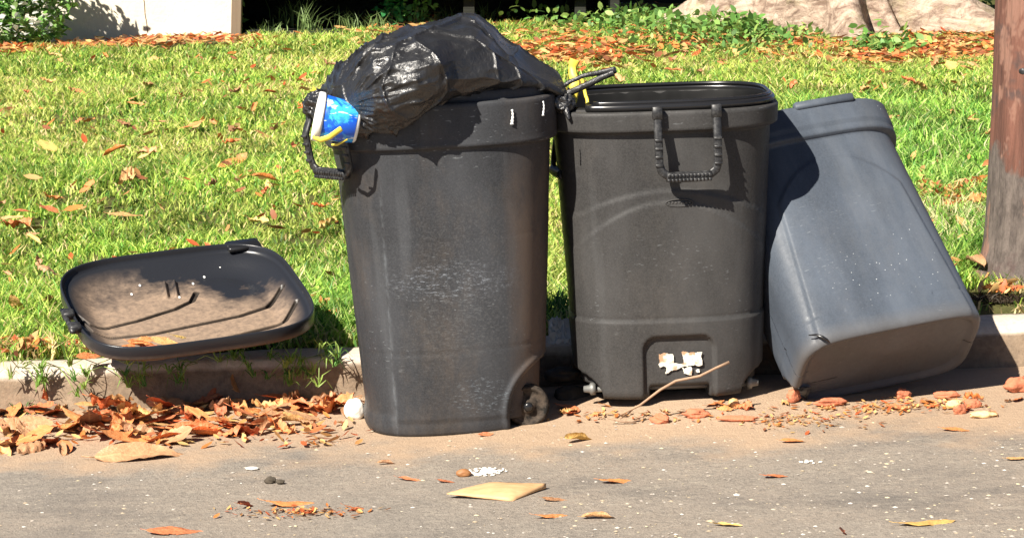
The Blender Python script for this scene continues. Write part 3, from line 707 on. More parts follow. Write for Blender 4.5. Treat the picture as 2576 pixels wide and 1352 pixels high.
# tub stuck in the bag mouth
ax = Vector((-.97, -.10, .20)).normalized(); c0 = P(834, 300, -.21) + Vector((.006, 0, 0))
tub = empty('plastic_tub', c0); tub.scale = (1.12, 1.12, 1.12); tag(tub, 'blue and white plastic tub poking out of the torn bag over the left bin', 'tub')
mb = MB(); Mx = axis_matrix((0, 0, 0), ax)
mb.lathe([(.001, -.055), (.038, -.055), (.042, -.052), (.0495, .030), (.0495, .034)], 48, Mx); mb.build('cup', M['white'], tub)
lm = Mat('tub_label'); lx = lm.sep(); 
lc_ = lm.mix(lm.ramp(lm.noise(26, 4, .7, dist=.8), [(.46, 0), (.56, 1)]), (.01, .10, .62), (.05, .42, .85))
lc_ = lm.mix(lm.ramp(lm.noise(45, 3, .6, lm.mapping((.5, 1, 1.6), loc=(1, 0, 0))), [(.60, 0), (.64, .85)]), lc_, (.65, .80, .90))
mb = MB(); mb.lathe([(.0432, -.048), (.0440, -.047), (.0500, .024), (.0492, .025)], 48, Mx); mb.build('label', lm.set(lc_, .22), tub)
mb = MB(); mb.lathe([(.0495, .026), (.0535, .027), (.0545, .030), (.0545, .038), (.0530, .041), (.048, .041), (.046, .036), (.001, .036)], 48, Mx); mb.build('lid', M['white'], tub)

# ------------------------------------------------------------------ dry leaves
def leaf_mesh(kind, tone, stem=True):
    r = random.Random(kind * 13 + 5); nu, nv = 23, 11
    u = np.linspace(0, 1, nu); wdt = .19 * (np.sin(np.pi * u ** (.75 + .3 * r.random())) ** .75) * (1 + .07 * np.sin(u * 9 + kind)) * r.uniform(.75, 1.2)
    crump = kind >= 8
    wl = wdt * (1 + (.25 if crump else .10) * fbm(np.stack([u * 7, u * 0 + kind, u * 0], 1), 2, kind)); wr = wdt * (1 + (.25 if crump else .10) * fbm(np.stack([u * 7, u * 0 + kind + 9, u * 0], 1), 2, kind + 3))
    wl[0] = wl[-1] = wr[0] = wr[-1] = .004
    v = np.linspace(-1, 1, nv); U, Vv = np.meshgrid(u, v, indexing='ij'); W = np.where(Vv < 0, wl[:, None], wr[:, None]) * Vv
    cup = [.4, -.5, 2.4, .9, .25, -1.0, 3.6, .7, 3.0, -2.2, 4.2, 1.6][kind]; bend = [.08, -.12, .3, -.2, .12, .1, -.1, .5, .8, -.6, .5, 1.0][kind]; tw = [.15, -.2, .5, -.6, .1, .7, -.3, .3, 1.2, -1.5, 2.0, .8][kind]
    ang = W * cup * 2.4; Yl = np.sin(ang) / (cup * 2.4); Zl = (1 - np.cos(ang)) / (cup * 2.4)
    a = (U - .5) * tw; Y2 = Yl * np.cos(a) - Zl * np.sin(a); Z2 = Yl * np.sin(a) + Zl * np.cos(a)
    X2 = (U - .5); Z2 = Z2 + bend * .5 * (U - .5) ** 2 + .012 * np.sin(U * 11 + Vv * 2 + kind) * np.abs(Vv)
    q_ = np.stack([X2.ravel() * 9, Y2.ravel() * 9, X2.ravel() * 0 + kind], 1); f_ = fbm(q_, 3, kind + 5).reshape(X2.shape)
    Z2 = Z2 + (.16 if crump else .030) * f_ + .006 * np.abs(np.sin(U * 40 - np.abs(Vv) * 6)) * np.abs(Vv)
    if crump: X2 = X2 * .8 + .04 * fbm(q_ * .5 + 4, 2, kind).reshape(X2.shape)
    V = np.stack([X2, Y2, Z2], -1).reshape(-1, 3); F = [tuple(f) for f in grid_faces(nu, nv, False)]
    bite = {(r.randint(3, nu - 5), r.choice([0, nv - 2])) for _ in range(r.choice([0, 1, 3]))}
    F = [f for i, f in enumerate(F) if not any(abs(i // (nv - 1) - bu) <= 1 and abs(i % (nv - 1) - bv) <= 0 for bu, bv in bite)]
    mb = MB(); mb.add(V, F)
    e = V[nv // 2]; mb.sweep([e + np.array((.02, 0, 0)), e + np.array((-.06, .01, .005)), e + np.array((-.12, .03, .012 * (kind % 3)))], [.007, .006, .005], n=5)
    Va = np.concatenate(mb.V); Va[:, 2] -= np.percentile(Va[:, 2], 12)
    return mesh('leaf', Va, mb.F, TONES[tone])
LM = {(k, t): leaf_mesh(k, t) for k in range(12) for t in TONES}
NLEAF = [0]
def leaf(pos, L, tone, kind=None, yaw=None, tilt=.25, rot=None, label=None, group=None, name='dry_leaf', crumple_bias=False):
    kind = random.choice([0, 1, 2, 3, 4, 5, 6, 7, 8, 9, 10, 11] if not crumple_bias else [2, 3, 6, 7, 8, 8, 9, 9, 10, 10, 11, 11]) if kind is None else kind
    o = obj(name, LM[(kind, tone)]); o.location = pos; o.scale = (L, L, L * random.uniform(.7, 1.1))
    yaw = random.uniform(0, 6.28) if yaw is None else yaw
    o.rotation_euler = rot if rot else (random.uniform(-tilt, tilt), random.uniform(-tilt, tilt), yaw)
    tag(o, label, 'leaf', group); NLEAF[0] += 1; return o
TW = {'orange': 'bright orange', 'brown': 'dull brown', 'tan': 'pale tan', 'red': 'dark red', 'yellow': 'yellow'}
def pick(ws):
    ks = list(ws); return random.choices(ks, [ws[k] for k in ks])[0]
# pile along the gutter, left of the full bin
for i in range(112):
    px = random.betavariate(1.0, 1.25) * 905; f = random.random()
    ylo = 990 + 20 * (px / 900); yhi = 1152 - 90 * (px / 900) ** 1.3
    py = ylo + (yhi - ylo) * f ** .9; g = G(px, py); lay = random.random()
    tone = pick({'orange': 3.8, 'brown': 3.4, 'tan': 2.0, 'red': 2.6})
    leaf(g + Vector((0, 0, .006 + .028 * lay * (1 - abs(f - .45)) * (1 - .5 * px / 900))), random.uniform(.085, .175), tone, tilt=.42,
         label='%s %s leaf, %s of gutter pile, %s' % ('@', TW[tone], 'front' if f > .66 else 'middle' if f > .33 else 'back', 'by left edge' if px < 180 else 'below lid corner' if px < 380 else 'below lid middle' if px < 560 else 'near upright leaf' if px < 700 else 'near white stone'), group='%s leaves piled in the gutter' % TW[tone])
# under the bins and along the sand line
for i in range(30):
    px = random.uniform(1290, 2560); py = 1032 - (px - 1290) / 1270 * 30 + random.uniform(-6, 42) * random.random(); tone = pick({'orange': 4, 'red': 2, 'tan': 2.4, 'brown': 1})
    leaf(G(px, py) + Vector((0, 0, .004)), random.uniform(.035, .085), tone, tilt=.3, label='@ %s leaf fragment on sand before the %s' % (TW[tone], 'full bin wheel' if px < 1500 else 'open bin' if px < 1930 else 'tipped bin' if px < 2420 else 'tipped bin shadow'), group='%s leaf fragments along the bins' % TW[tone])
# named leaves on the road and kerb
spec = [
    ((440, 1338), .125, 'red', 1, .0, (.1, .05), 'red-orange leaf cut by the bottom edge of the photo, left'),
    ((900, 1282), .075, 'red', 5, .5, (.2, .3), 'curled red leaf at the right end of the debris cluster on the road'),
    ((1030, 1208), .065, 'red', 2, -.3, (.1, .1), 'crinkled dark red leaf left of the pale white spot on the road'),
    ((972, 1167), .045, 'brown', 6, .1, (.1, .1), 'tiny red-brown curl on the road below the full bin'),
    ((1458, 1107), .095, 'yellow', 6, .6, (.3, .2), 'golden crinkled leaf on the sand between full and open bin'),
    ((1560, 1213), .10, 'orange', 0, .1, (.0, .1), 'flat orange leaf on the road below the open bin'),
    ((1385, 1300), .08, 'orange', 5, .3, (.1, .1), 'thin split orange leaf low on the road right of the folded leaf'),
    ((1505, 1303), .075, 'tan', 6, -.15, (.0, .0), 'narrow tan leaf strip near the bottom middle of the road'),
    ((1950, 1199), .062, 'red', 0, .2, (.0, .1), 'flat red leaf on the road under the open bin right edge'),
    ((2000, 1112), .075, 'orange', 3, .05, (.0, .1), 'orange leaf sliver on the road below the tipped bin left corner'),
    ((2413, 1083), .085, 'orange', 1, -.1, (.0, .1), 'orange-red pointed leaf on the road below the tipped bin'),
    ((2122, 1340), .055, 'red', 7, 1.2, (.7, .3), 'upright dark red leaf at the bottom edge of the road'),
    ((2330, 1318), .13, 'yellow', 5, .15, (.0, .0), 'long straw-yellow leaf near the bottom right of the road'),
    ((2560, 1155), .06, 'tan', 4, .1, (.0, .0), 'tan sliver on the road at the right edge of the photo'),
    ((1830, 1322), .065, 'yellow', 2, -.3, (.0, .0), 'pale yellow curled leaf at the bottom of the road under the open bin'),
    ((1222, 1095), .042, 'red', 7, .3, (.4, .0), 'small rusty leaf curl touching the front bottom of the full bin'),
    ((1395, 1258), .06, 'brown', 4, .0, (.1, .1), 'brown leaf scrap in the shadow tip of the folded leaf'),
    ((1122, 1212), .045, 'red', 4, -.3, (.0, .1), 'thin red scrap between crinkled red leaf and brown seed'),
    ((620, 1275), .065, 'red', 6, .9, (.3, .4), 'folded red leaf in the debris cluster on the left of the road'),
    ((735, 1270), .13, 'orange', 5, .1, (.1, .1), 'long orange leaf strip in the debris cluster on the road'),
    ((355, 1150), .24, 'brown', 3, .05, (.25, .0), 'very large tan-brown leaf at the front edge of the gutter pile'),
    ((595, 1010), .13, 'tan', 0, 1.5, (1.15, -.1), 'upright pale leaf standing on its tip against the kerb below the lid'),
    ((760, 1050), .12, 'tan', 2, .35, (.5, .2), 'large cupped tan leaf at the right end of the gutter pile'),
    ((830, 1035), .10, 'orange', 4, .5, (.5, .3), 'orange leaf propped up just left of the white stone'),
    ((225, 922), .085, 'orange', 1, .8, (.4, .1), 'orange leaf caught on the kerb edge left of the lid'),
    ((120, 395), .17, 'yellow', 0, -1.0, (.1, .2), 'long golden leaf standing out on the far left of the lawn'),
    ((315, 560), .13, 'tan', 1, .0, (.1, .1), 'wide pale tan leaf on the grass above the lid'),
    ((45, 800), .13, 'tan', 4, 1.4, (.2, .8), 'bent tan leaf on the grass left of the lid'),
    ((130, 548), .10, 'red', 7, .3, (.4, .3), 'dark red curled leaf on the left of the lawn'),
]
for (px, py), L, tone, kind, yaw, (rx, ry), lab in spec:
    hf = hroad if py > 1000 or px > 600 and py > 960 else hlawn
    g = G(px, py, hf); up = .003 if hf is hroad else .03
    if 'standing on its tip' in lab: up = .055
    if 'golden leaf standing' in lab: up = .05
    leaf(g + Vector((0, 0, up)), L, tone, kind, rot=(rx, ry, yaw), label=lab)
def folded():
    g = G(1250, 1250); nu = 25; u = np.linspace(0, 1, nu); V = []
    P0 = np.array([(-.112, .012, .006), (-.02, .075, .016), (.112, .055, .018), (.035, -.045, .002), (-.085, -.022, .002)])
    up_ = np.stack([np.interp(u, [0, .4, 1], [P0[0][k], P0[1][k], P0[2][k]]) for k in range(3)], 1)
    lo = np.stack([np.interp(u, [0, .62, 1], [P0[0][k] - (.0 if k else .002), P0[3][k], P0[2][k]]) for k in range(3)], 1)
    rows = []
    for t in np.linspace(0, 1, 9):
        q_ = up_ * (1 - t) + lo * t; q_ = q_ + np.array((0, 0, 1)) * (.012 * math.sin(math.pi * t) * np.sin(np.pi * u))[:, None]; rows.append(q_)
    bot = lo.copy(); bot[:, 2] = np.interp(u, [0, .62, 1], [.012, .0, .018]) * .4; bot[:, 1] += .012 * np.sin(np.pi * u); rows.append(lo * .5 + bot * .5 + np.array((0, -.003, -.001))); rows.append(bot)
    V = np.concatenate(rows); V[:, 2] += .001 + .0018 * fbm(V * 40, 3, 4); F = grid_faces(len(rows), nu, False)
    o = obj('dry_leaf', mesh('leaf', V, F, M['folded'])); o.location = g; o.modifiers.new('s', 'SOLIDIFY').thickness = .001
    tag(o, 'large pale folded leaf lying alone on the open road', 'leaf')
mm = Mat('folded_leaf'); M['folded'] = mm.set(mm.mix(mm.ramp(mm.noise(60, 4, .7, mm.mapping((.3, 1, 1))), [(.3, 0), (.7, 1)]), (.46, .27, .13), (.62, .39, .20)), .6, .3)
folded()
# leaves scattered on the lawn
n_l = 0
while n_l < 112:
    px = random.uniform(-20, 2500); py = 150 + 720 * random.random() ** 1.15
    g = G(px, py, hlawn)
    if g.y < .5 or (840 < px < 2450 and py > 330) or (130 < px < 830 and py > 600): continue
    tone = pick({'orange': 3, 'brown': 2, 'tan': 3, 'red': 1.3, 'yellow': .6}); n_l += 1
    side = 'left of the full bin' if px < 1100 else 'behind the bins'
    place = ('far lawn' if py < 260 else 'middle lawn' if py < 460 else 'near lawn') + ', ' + ('below the shrub' if px < 300 else 'below the cream wall' if px < 620 else 'left of the bag' if px < 1000 else 'behind the bag' if px < 1500 else 'behind the open bin' if px < 2000 else 'behind the tipped bin' if px < 2300 else 'beside the pole')
    leaf(g + Vector((0, 0, .030 + .020 * random.random())), random.uniform(.07, .15), tone, tilt=.45, crumple_bias=True,
         label='@ %s leaf on the %s' % (TW[tone], place), group='%s leaves on the lawn %s' % (TW[tone], side))
# leaves collected in the lid
Ml = Matrix.Translation(lid.location) @ lid.rotation_euler.to_matrix().to_4x4() @ Matrix.Diagonal((1.14, 1.06, 1, 1))
for k, (u, v, tone, L, yaw) in enumerate([(-.155, -.215, 'red', .09, .2), (-.185, -.205, 'orange', .08, 1.3), (-.13, -.20, 'orange', .10, .4), (-.165, -.225, 'red', .07, 1.7), (-.10, -.222, 'tan', .09, -.2), (-.07, -.215, 'yellow', .06, .8), (-.14, -.185, 'orange', .10, 0.1)]):
    z = .012 + .012 * (k % 3) + .04 * float(ss(.66, .98, np.array(abs(v) / .275)))
    leaf(Ml @ Vector((u, v, z)), L, tone, k, rot=(.3, .1 * k - .2, yaw), label='@ %s leaf inside the upturned lid' % TW[tone], group='%s leaves inside the lid' % TW[tone])
# uncountable litter far back and crumbs
def litter(name, pts, sizes, tilt=.6, lift=.02):
    base = np.array([[-.5, 0, .02], [-.2, .17, .05], [.2, .16, .03], [.5, 0, .08], [.2, -.17, .05], [-.2, -.16, .02], [0, 0, -.02]])
    F0 = [(0, 5, 6), (5, 4, 6), (4, 3, 6), (3, 2, 6), (2, 1, 6), (1, 0, 6)]
    n_ = len(pts); Vs = []; Cs = []
    pal = np.array([(.64, .22, .06), (.56, .28, .10), (.66, .40, .16), (.34, .13, .06), (.55, .12, .04), (.70, .46, .18)])
    for i in range(n_):
        e = Matrix.Rotation(random.uniform(0, 6.28), 3, 'Z') @ Matrix.Rotation(random.uniform(-tilt, tilt), 3, 'X') @ Matrix.Rotation(random.uniform(-tilt, tilt), 3, 'Y')
        Vs.append(base @ np.array(e).T * sizes[i] + np.array(pts[i]) + np.array((0, 0, lift + random.random() * lift)))
        Cs.append(np.repeat((pal[random.randrange(6)] * random.uniform(.7, 1.15))[None], 7, 0))
    F = (np.array(F0)[None] + (np.arange(n_) * 7)[:, None, None]).reshape(-1, 3)
    return tag(obj(name, mesh(name, np.concatenate(Vs), F, M['leafy_dry'], colors=np.concatenate(Cs))), kind='stuff')
M['leafy_dry'] = foliage('dry_litter', .2)
def patch(cx, cy, rx, ry, n_, hf=hlawn, ang=0):
    out = []
    for _ in range(n_):
        a = random.gauss(0, .5) * rx; b = random.gauss(0, .5) * ry
        out.append(tuple(G(cx + a, cy + b + ang * a, hf)))
    return out
pts = patch(240, 122, 330, 12, 420, ang=-.05) + patch(480, 108, 180, 10, 260) + patch(60, 132, 120, 12, 160) + patch(1130, 75, 240, 30, 420) + patch(1020, 110, 120, 30, 160) + patch(1440, 135, 190, 48, 640) \
    + patch(1600, 60, 150, 40, 150) + patch(1800, 100, 190, 45, 420) + patch(2330, 132, 200, 34, 850) + patch(2440, 80, 120, 26, 330) + patch(2170, 150, 90, 22, 120) + patch(1990, 125, 120, 32, 330)
tag(litter('leaf_litter', pts, np.array([random.uniform(.05, .12) for _ in pts]), .45, lift=.02), 'deep drift of orange and tan dead leaves along the wall and tree foot', 'leaf litter')
def scat():
    out = []
    while len(out) < 620:
        x_ = random.uniform(-3.2, 3.2); y_ = random.uniform(.7, 11.5); k_ = float(fbm(np.array([[x_ * 1.3, y_ * 1.3, 0]]), 2, 88)[0])
        if abs(x_) < (7 + y_) * .19 and random.random() < .35 + 1.4 * k_ + .25 * (x_ > .3) * (y_ > 6): out.append((x_, y_, float(hlawn(x_, y_))))
    return out
pts = scat(); tag(litter('lawn_leaf_bits', pts, np.array([random.uniform(.025, .085) for _ in pts]), .7, .026), 'small broken leaf bits strewn all through the lawn grass', 'leaf litter')
pts = patch(2390, 500, 130, 34, 300) + patch(2520, 745, 60, 14, 40) + patch(720, 800, 100, 30, 80) + patch(60, 890, 90, 14, 70) + patch(250, 880, 90, 16, 60)
tag(litter('dead_grass_litter', pts, np.array([random.uniform(.02, .06) for _ in pts]), .9, .02), 'straw coloured dead grass and bark crumbs beside the wooden pole and kerb', 'litter')
pts = [tuple(G(random.betavariate(1, 1.2) * 930, 1000 + random.random() * 130 * (1 - .0), hroad)) for _ in range(420)]
pts = [p_ for p_ in pts if p_[1] < YK - .01]
tag(litter('leaf_crumbs', pts, np.array([random.uniform(.015, .05) for _ in pts]), .6, .006), 'broken leaf crumbs under the gutter leaf pile', 'litter')
pts = patch(2330, 1020, 150, 16, 200, hroad) + patch(2010, 1060, 160, 24, 150, hroad) + patch(1600, 1050, 220, 16, 90, hroad) + patch(760, 1290, 160, 14, 150, hroad) + patch(2200, 1030, 200, 14, 110, hroad)
tag(litter('straw_crumbs', pts, np.array([random.uniform(.008, .026) for _ in pts]), .4, .003), 'fine pale straw crumbs on the sand in front of the bins', 'litter')

# grit on the road
def grit():
    n_ = 1900; Vs = []; Cs = []; k = 0; F = []
    for i in range(n_):
        px = random.uniform(-60, 2640); py = random.uniform(1060, 1420)
        if random.random() > .35 + .65 * ss(300, 2300, np.array(px)) : continue
        g = G(px, py, hroad)
        if g.y > YK - .03: continue
        s = random.choice([.0015, .0018, .002, .0022, .003, .0042]) * (1 if random.random() < .97 else 1.8); m_ = random.choice([5, 6]); a0 = random.random() * 6
        ring_ = [(g.x + s * random.uniform(.6, 1.2) * math.cos(a0 + j * 6.283 / m_) * 1.5, g.y + s * random.uniform(.6, 1.2) * math.sin(a0 + j * 6.283 / m_) * 1.5, g.z + .0005) for j in range(m_)]
        Vs += ring_ + [(g.x, g.y, g.z + s * .55)]; F += [(k + j, k + (j + 1) % m_, k + m_) for j in range(m_)]; k += m_ + 1
        c = random.choice([(.52, .45, .34), (.62, .58, .52), (.45, .36, .25), (.60, .52, .34), (.48, .42, .36), (.40, .35, .3)]); Cs += [c] * (m_ + 1)
    tag(obj('grit', mesh('grit', np.array(Vs), F, M['grit'], smooth=False, colors=np.array(Cs))), 'pale stone grit scattered over the road surface', 'grit', kind='stuff')
grit()

# ------------------------------------------------------------------ grass
def blades(name, pos, L, W, lean, colr, mat, parent=None, bend=.5):
    n_ = len(pos); yaw = rng.random(n_) * 2 * math.pi; fx = rng.random(n_) * 2 * math.pi
    d = np.stack([np.cos(yaw), np.sin(yaw)], 1); sd = np.stack([-np.sin(fx), np.cos(fx)], 1)
    ln = lean * (0.35 + rng.random(n_)); P0 = pos
    mid = np.concatenate([d * (L * .5 * np.sin(ln * .6))[:, None], (L * .5 * np.cos(ln * .6))[:, None]], 1)
    tip = mid + np.concatenate([d * (L * .5 * np.sin(ln * 1.6 + bend * .4))[:, None], (L * .5 * np.cos(ln * 1.6 + bend * .4))[:, None]], 1)
    s3 = np.concatenate([sd, np.zeros((n_, 1))], 1)
    V = np.stack([P0 - s3 * W[:, None] * .5, P0 + s3 * W[:, None] * .5, P0 + mid + s3 * W[:, None] * .42, P0 + mid - s3 * W[:, None] * .42, P0 + tip, P0 + tip - s3 * W[:, None] * .06], 1).reshape(-1, 3)
    b = np.arange(n_)[:, None] * 6
    F = np.concatenate([b + np.array([[0, 1, 2, 3]]), b + np.array([[3, 2, 4, 5]])], 0)
    C = np.repeat(colr, 6, 0)
    return obj(name, mesh(name, V, F, mat, smooth=False, colors=C), parent)
def lawn():
    xs_, ys_ = [], []
    for (y0, y1, dens) in ((.50, 1.6, 15000), (1.6, 3.2, 10500), (3.2, 6, 7000), (6, 9, 5200), (9, 12.6, 4400)):
        hw = (7 + y1) * .184 + .5; n_ = int((y1 - y0) * 2 * hw * dens); xs_.append(rng.uniform(-hw, hw, n_)); ys_.append(rng.uniform(y0, y1, n_))
    x = np.concatenate(xs_); y = np.concatenate(ys_); q = np.stack([x, y, x * 0], 1)
    clump = fbm(q * 9, 3, 2); keep = rng.random(len(x)) < .72 + 1.3 * clump + .3 * fbm(q * 2.2, 2, 71)
    # bare straw strip beside the pole and bare rim of the kerb
    keep &= ~((y < .56 + .05 * fbm(q * 6, 2, 6)) & (rng.random(len(x)) < .6))
    bare = (x > 1.15) & (y < 1.0); keep &= ~(bare & (rng.random(len(x)) < .75))
    keep &= ~((x > -3.4) & (x < -1.82) & (y > 11.45))
    x, y, q, clump = x[keep], y[keep], q[keep], clump[keep]; n_ = len(x)
    z = hlawn(x, y) - .01
    tall = ss(-.05, .5, fbm(q * 1.4 + 5, 3, 14)); lush = ss(.6, 1.6, x) * ss(.9, 1.5, y) * ss(7.5, 5, y)
    lush = np.maximum(lush, .9 * np.exp(-((x + .35) / .5) ** 2 - ((y - 1.0) / .8) ** 2)); 
    L = (.030 + .030 * rng.random(n_) + .035 * tall + .02 * np.clip(clump * 2, 0, 1) + .045 * lush * rng.random(n_)); W = .0040 + .0034 * rng.random(n_) ** 2 + .0005 * y
    g = np.array([(.20, .33, .05), (.30, .42, .065), (.42, .50, .11), (.10, .23, .035)]); gi = rng.integers(0, 4, n_); C = g[gi] * (.6 + .75 * rng.random(n_))[:, None] * (1 + .6 * fbm(q * 4, 3, 33))[:, None]
    yel = np.array((.48, .49, .13)); straw = np.array((.64, .50, .25))
    dry = np.clip(.20 + .95 * fbm(q * 1.1 + 3, 3, 7) - .5 * lush + .10 * (x < 0), 0, 1); f = (rng.random(n_) < dry * .8)[:, None]
    C = np.where(f, C * .25 + yel * .75, C)
    f2 = (rng.random(n_) < .07 + .30 * np.clip(dry - .35, 0, 1) + .5 * ((x > 1.1) & (y < 2.7) & (y > 1.9)) + .5 * ((x > 1.1) & (y < .95)) + .25 * (y < .62))[:, None]
    C = np.where(f2, straw * (.7 + .5 * rng.random(n_))[:, None], C)
    C = C * 1.30 * (1 - .25 * lush[:, None] * np.array((.9, .2, .0)))
    lean = .5 + .7 * rng.random(n_)
    o = blades('grass', np.stack([x, y, z], 1), L, W, lean, C, M['grass'])
    tag(o, 'sunlit yellow-green lawn grass covering the verge behind the kerb', 'grass', kind='stuff')
lawn()
def tuft(name, loc, n_, L, W, lean, c, lab, cat='weed', group=None, spread=.01, node=False):
    o_loc = np.array(loc); pos = np.zeros((n_, 3)); pos[:, :2] = rng.normal(0, spread, (n_, 2))
    if node: pos[:, 2] = rng.random(n_) * .03
    C = np.array(c)[None] * (.7 + .6 * rng.random((n_, 1)))
    o = blades(name, pos, L * (.5 + .6 * rng.random(n_)), np.full(n_, W), lean * (.6 + .8 * rng.random(n_)), C, M['grass'])
    o.location = loc; tag(o, lab, cat, group); return o
def crab(px, py, lab, hf=hroad, s=1.0, c=(.20, .36, .07)):
    """runner grass: thin stalk arching out with starry leaf tufts"""
    g = G(px, py, hf) if hf else None
    root = empty('runner_grass', g); tag(root, lab, 'weed', 'runner grass plants hanging over the kerb')
    for k in range(random.choice([2, 3])):
        a = random.uniform(-2.6, -.4); l = random.uniform(.05, .11) * s; tip = np.array((math.cos(a) * l, -abs(math.sin(a)) * l * .8, .035 + random.uniform(-.03, .05)))
        mb = MB(); mb.sweep([(0, 0, .0), tuple(tip * .5 + np.array((0, 0, .03))), tuple(tip)], .0014, n=5); mb.build('stalk', M['stalk'], root)
        n_ = 9; pos = np.repeat(tip[None], n_, 0) + rng.normal(0, .003, (n_, 3))
        C = np.array(c)[None] * (.75 + .5 * rng.random((n_, 1)))
        blades('leaf_tuft', pos, .035 * s * (.6 + .7 * rng.random(n_)), np.full(n_, .0042), .9 + .9 * rng.random(n_), C, M['grass'], root)
M['stalk'] = Mat('stalk').set((.26, .34, .10), .6)
def kerb_top(px, t=0.02):
    g = G(px, 900, hlawn); x = (px - 1288) / FPX * 7.4; return (x, YK + t, float(zplane(x)) + .124)
for i, (px, lab) in enumerate([(40, 'runner grass over the kerb at the far left edge of the photo'), (235, 'runner grass on the kerb just left of the lid corner'), (120, 'pale runner grass over the kerb between photo edge and lid'),
                               (345, 'runner grass dangling on the kerb face beneath the lid left corner'), (480, 'runner grass under the middle of the lid'), (590, 'runner grass under the lid above the upright leaf'),
                               (690, 'runner grass at the right end of the lid shadow on the kerb'), (745, 'runner grass between lid and full bin'), (800, 'thick runner grass over the kerb beside the full bin')]):
    k = kerb_top(px, -.012 if i in (4, 5) else .01); n_before = None
    root = empty('runner_grass', k); tag(root, lab, 'weed', 'runner grass plants hanging over the kerb')
    for j in range(5 if i != 8 else 8):
        a = random.uniform(-2.9, -.25); l = random.uniform(.03, .10); tip = np.array((math.cos(a) * l, -abs(math.sin(a)) * l * .7 - .01, random.uniform(-.07, .035)))
        mb = MB(); mb.sweep([(random.uniform(-.02, .02), .02, -.002), tuple(tip * .5 + np.array((0, -.012, .022))), tuple(tip)], .0013, n=5); mb.build('stalk', M['stalk'], root)
        n_ = 10; pos = np.repeat(tip[None], n_, 0) + rng.normal(0, .003, (n_, 3)); C = np.array(random.choice([(.20, .36, .07), (.30, .42, .10), (.12, .28, .06)]))[None] * (.8 + .5 * rng.random((n_, 1)))
        blades('leaf_tuft', pos, .052 * (.6 + .7 * rng.random(n_)), np.full(n_, .0048), .8 + .9 * rng.random(n_), C, M['grass'], root)
tuft('grass_tuft', G(75, 1030), 60, .07, .004, 1.1, (.09, .21, .05), 'dark green grass tuft growing in the gutter at the far left', spread=.03)
tuft('grass_tuft', G(1405, 800, hlawn), 160, .12, .005, .7, (.06, .17, .04), 'dark green tall grass tuft between the full and open bins', spread=.05)
tuft('grass_tuft', G(842, 800, hlawn), 160, .12, .005, .8, (.15, .31, .05), 'long green grass tuft between the lid and the full bin', spread=.06)

# leafy plants
def leafy(name, center, rad, n_, size, pal, parent=None, seed=1, flat=False, gap=.0, edge=1.0):
    r = np.random.default_rng(seed); d = r.normal(0, 1, (n_ * 2, 3)); d /= np.linalg.norm(d, axis=1)[:, None]
    pts = d * (r.random(n_ * 2) ** .45)[:, None] * np.array(rad)
    k = fbm(pts * 4.5 / max(rad) + seed, 3, seed) > -.12 + gap; pts = pts[k][:n_] + np.array(center); m_ = len(pts)
    base = np.array([[0, 0, 0], [.35, .28, .06], [.75, .20, .0], [1, 0, -.08], [.75, -.20, .0], [.35, -.28, .06]])
    Vs = []
    th_ = r.random(m_) * 6.283; el = r.normal(-.1, .5, m_); ro = r.normal(0, .6, m_); s = size * (.6 + .8 * r.random(m_))
    ct, st_ = np.cos(th_), np.sin(th_); ce, se = np.cos(el), np.sin(el)
    X = np.stack([ct * ce, st_ * ce, se], 1); Yv = np.stack([-st_, ct, np.zeros(m_)], 1); Zv = np.cross(X, Yv)
    Y2 = Yv * np.cos(ro)[:, None] + Zv * np.sin(ro)[:, None]; Z2 = np.cross(X, Y2)
    V = pts[:, None] + s[:, None, None] * (base[None, :, 0:1] * X[:, None] + base[None, :, 1:2] * Y2[:, None] + base[None, :, 2:3] * Z2[:, None])
    F = (np.arange(m_)[:, None] * 6)[:, None] + np.array([[0, 1, 4, 5], [1, 2, 3, 4]])[None]
    F = F.reshape(-1, 4); pal = np.array(pal); C = np.repeat(pal[r.integers(0, len(pal), m_)] * (.7 + .6 * r.random(m_))[:, None], 6, 0)
    return obj(name, mesh(name, V.reshape(-1, 3), F, M['leafy'], smooth=False, colors=C), parent)
GP = [(.12, .27, .05), (.18, .36, .07), (.08, .20, .05), (.22, .40, .10)]
def stems(parent, c, h, n_, r=.006, seed=0):
    mb = MB(); rr = random.Random(seed)
    for k in range(n_):
        a = rr.uniform(0, 6.28); mb.sweep([(c[0], c[1], c[2]), (c[0] + math.cos(a) * h * .15, c[1] + math.sin(a) * h * .12, c[2] + h * .5), (c[0] + math.cos(a) * h * .4, c[1] + math.sin(a) * h * .3, c[2] + h)], [r, r * .8, r * .4], n=6)
    return mb.build('stem', M['post'], parent)
# shrub at far left
c = G(40, 118, hlawn); o = empty('leafy_shrub', c); tag(o, 'green leafy shrub with pale specks at the top left corner against the wall', 'shrub')
leafy('foliage', (-.06, -.02, .42), (.50, .34, .52), 4200, .055, GP + [(.30, .45, .16)], o, 4, gap=.06); stems(o, (0, 0, 0), .6, 9, .008, 2)
leafy('blossom', (-.10, -.12, .30), (.46, .30, .34), 420, .05, [(.75, .78, .72), (.68, .74, .70)], o, 8, gap=.15)
c = G(592, 84, hlawn); o = empty('ivy', c); tag(o, 'small green ivy climbing the right end of the cream wall', 'ivy')
leafy('foliage', (.0, -.06, .30), (.10, .10, .40), 420, .07, [(.20, .38, .12), (.28, .46, .16), (.14, .30, .08)], o, 6, gap=.05); stems(o, (0, 0, 0), .5, 3, .006, 4)
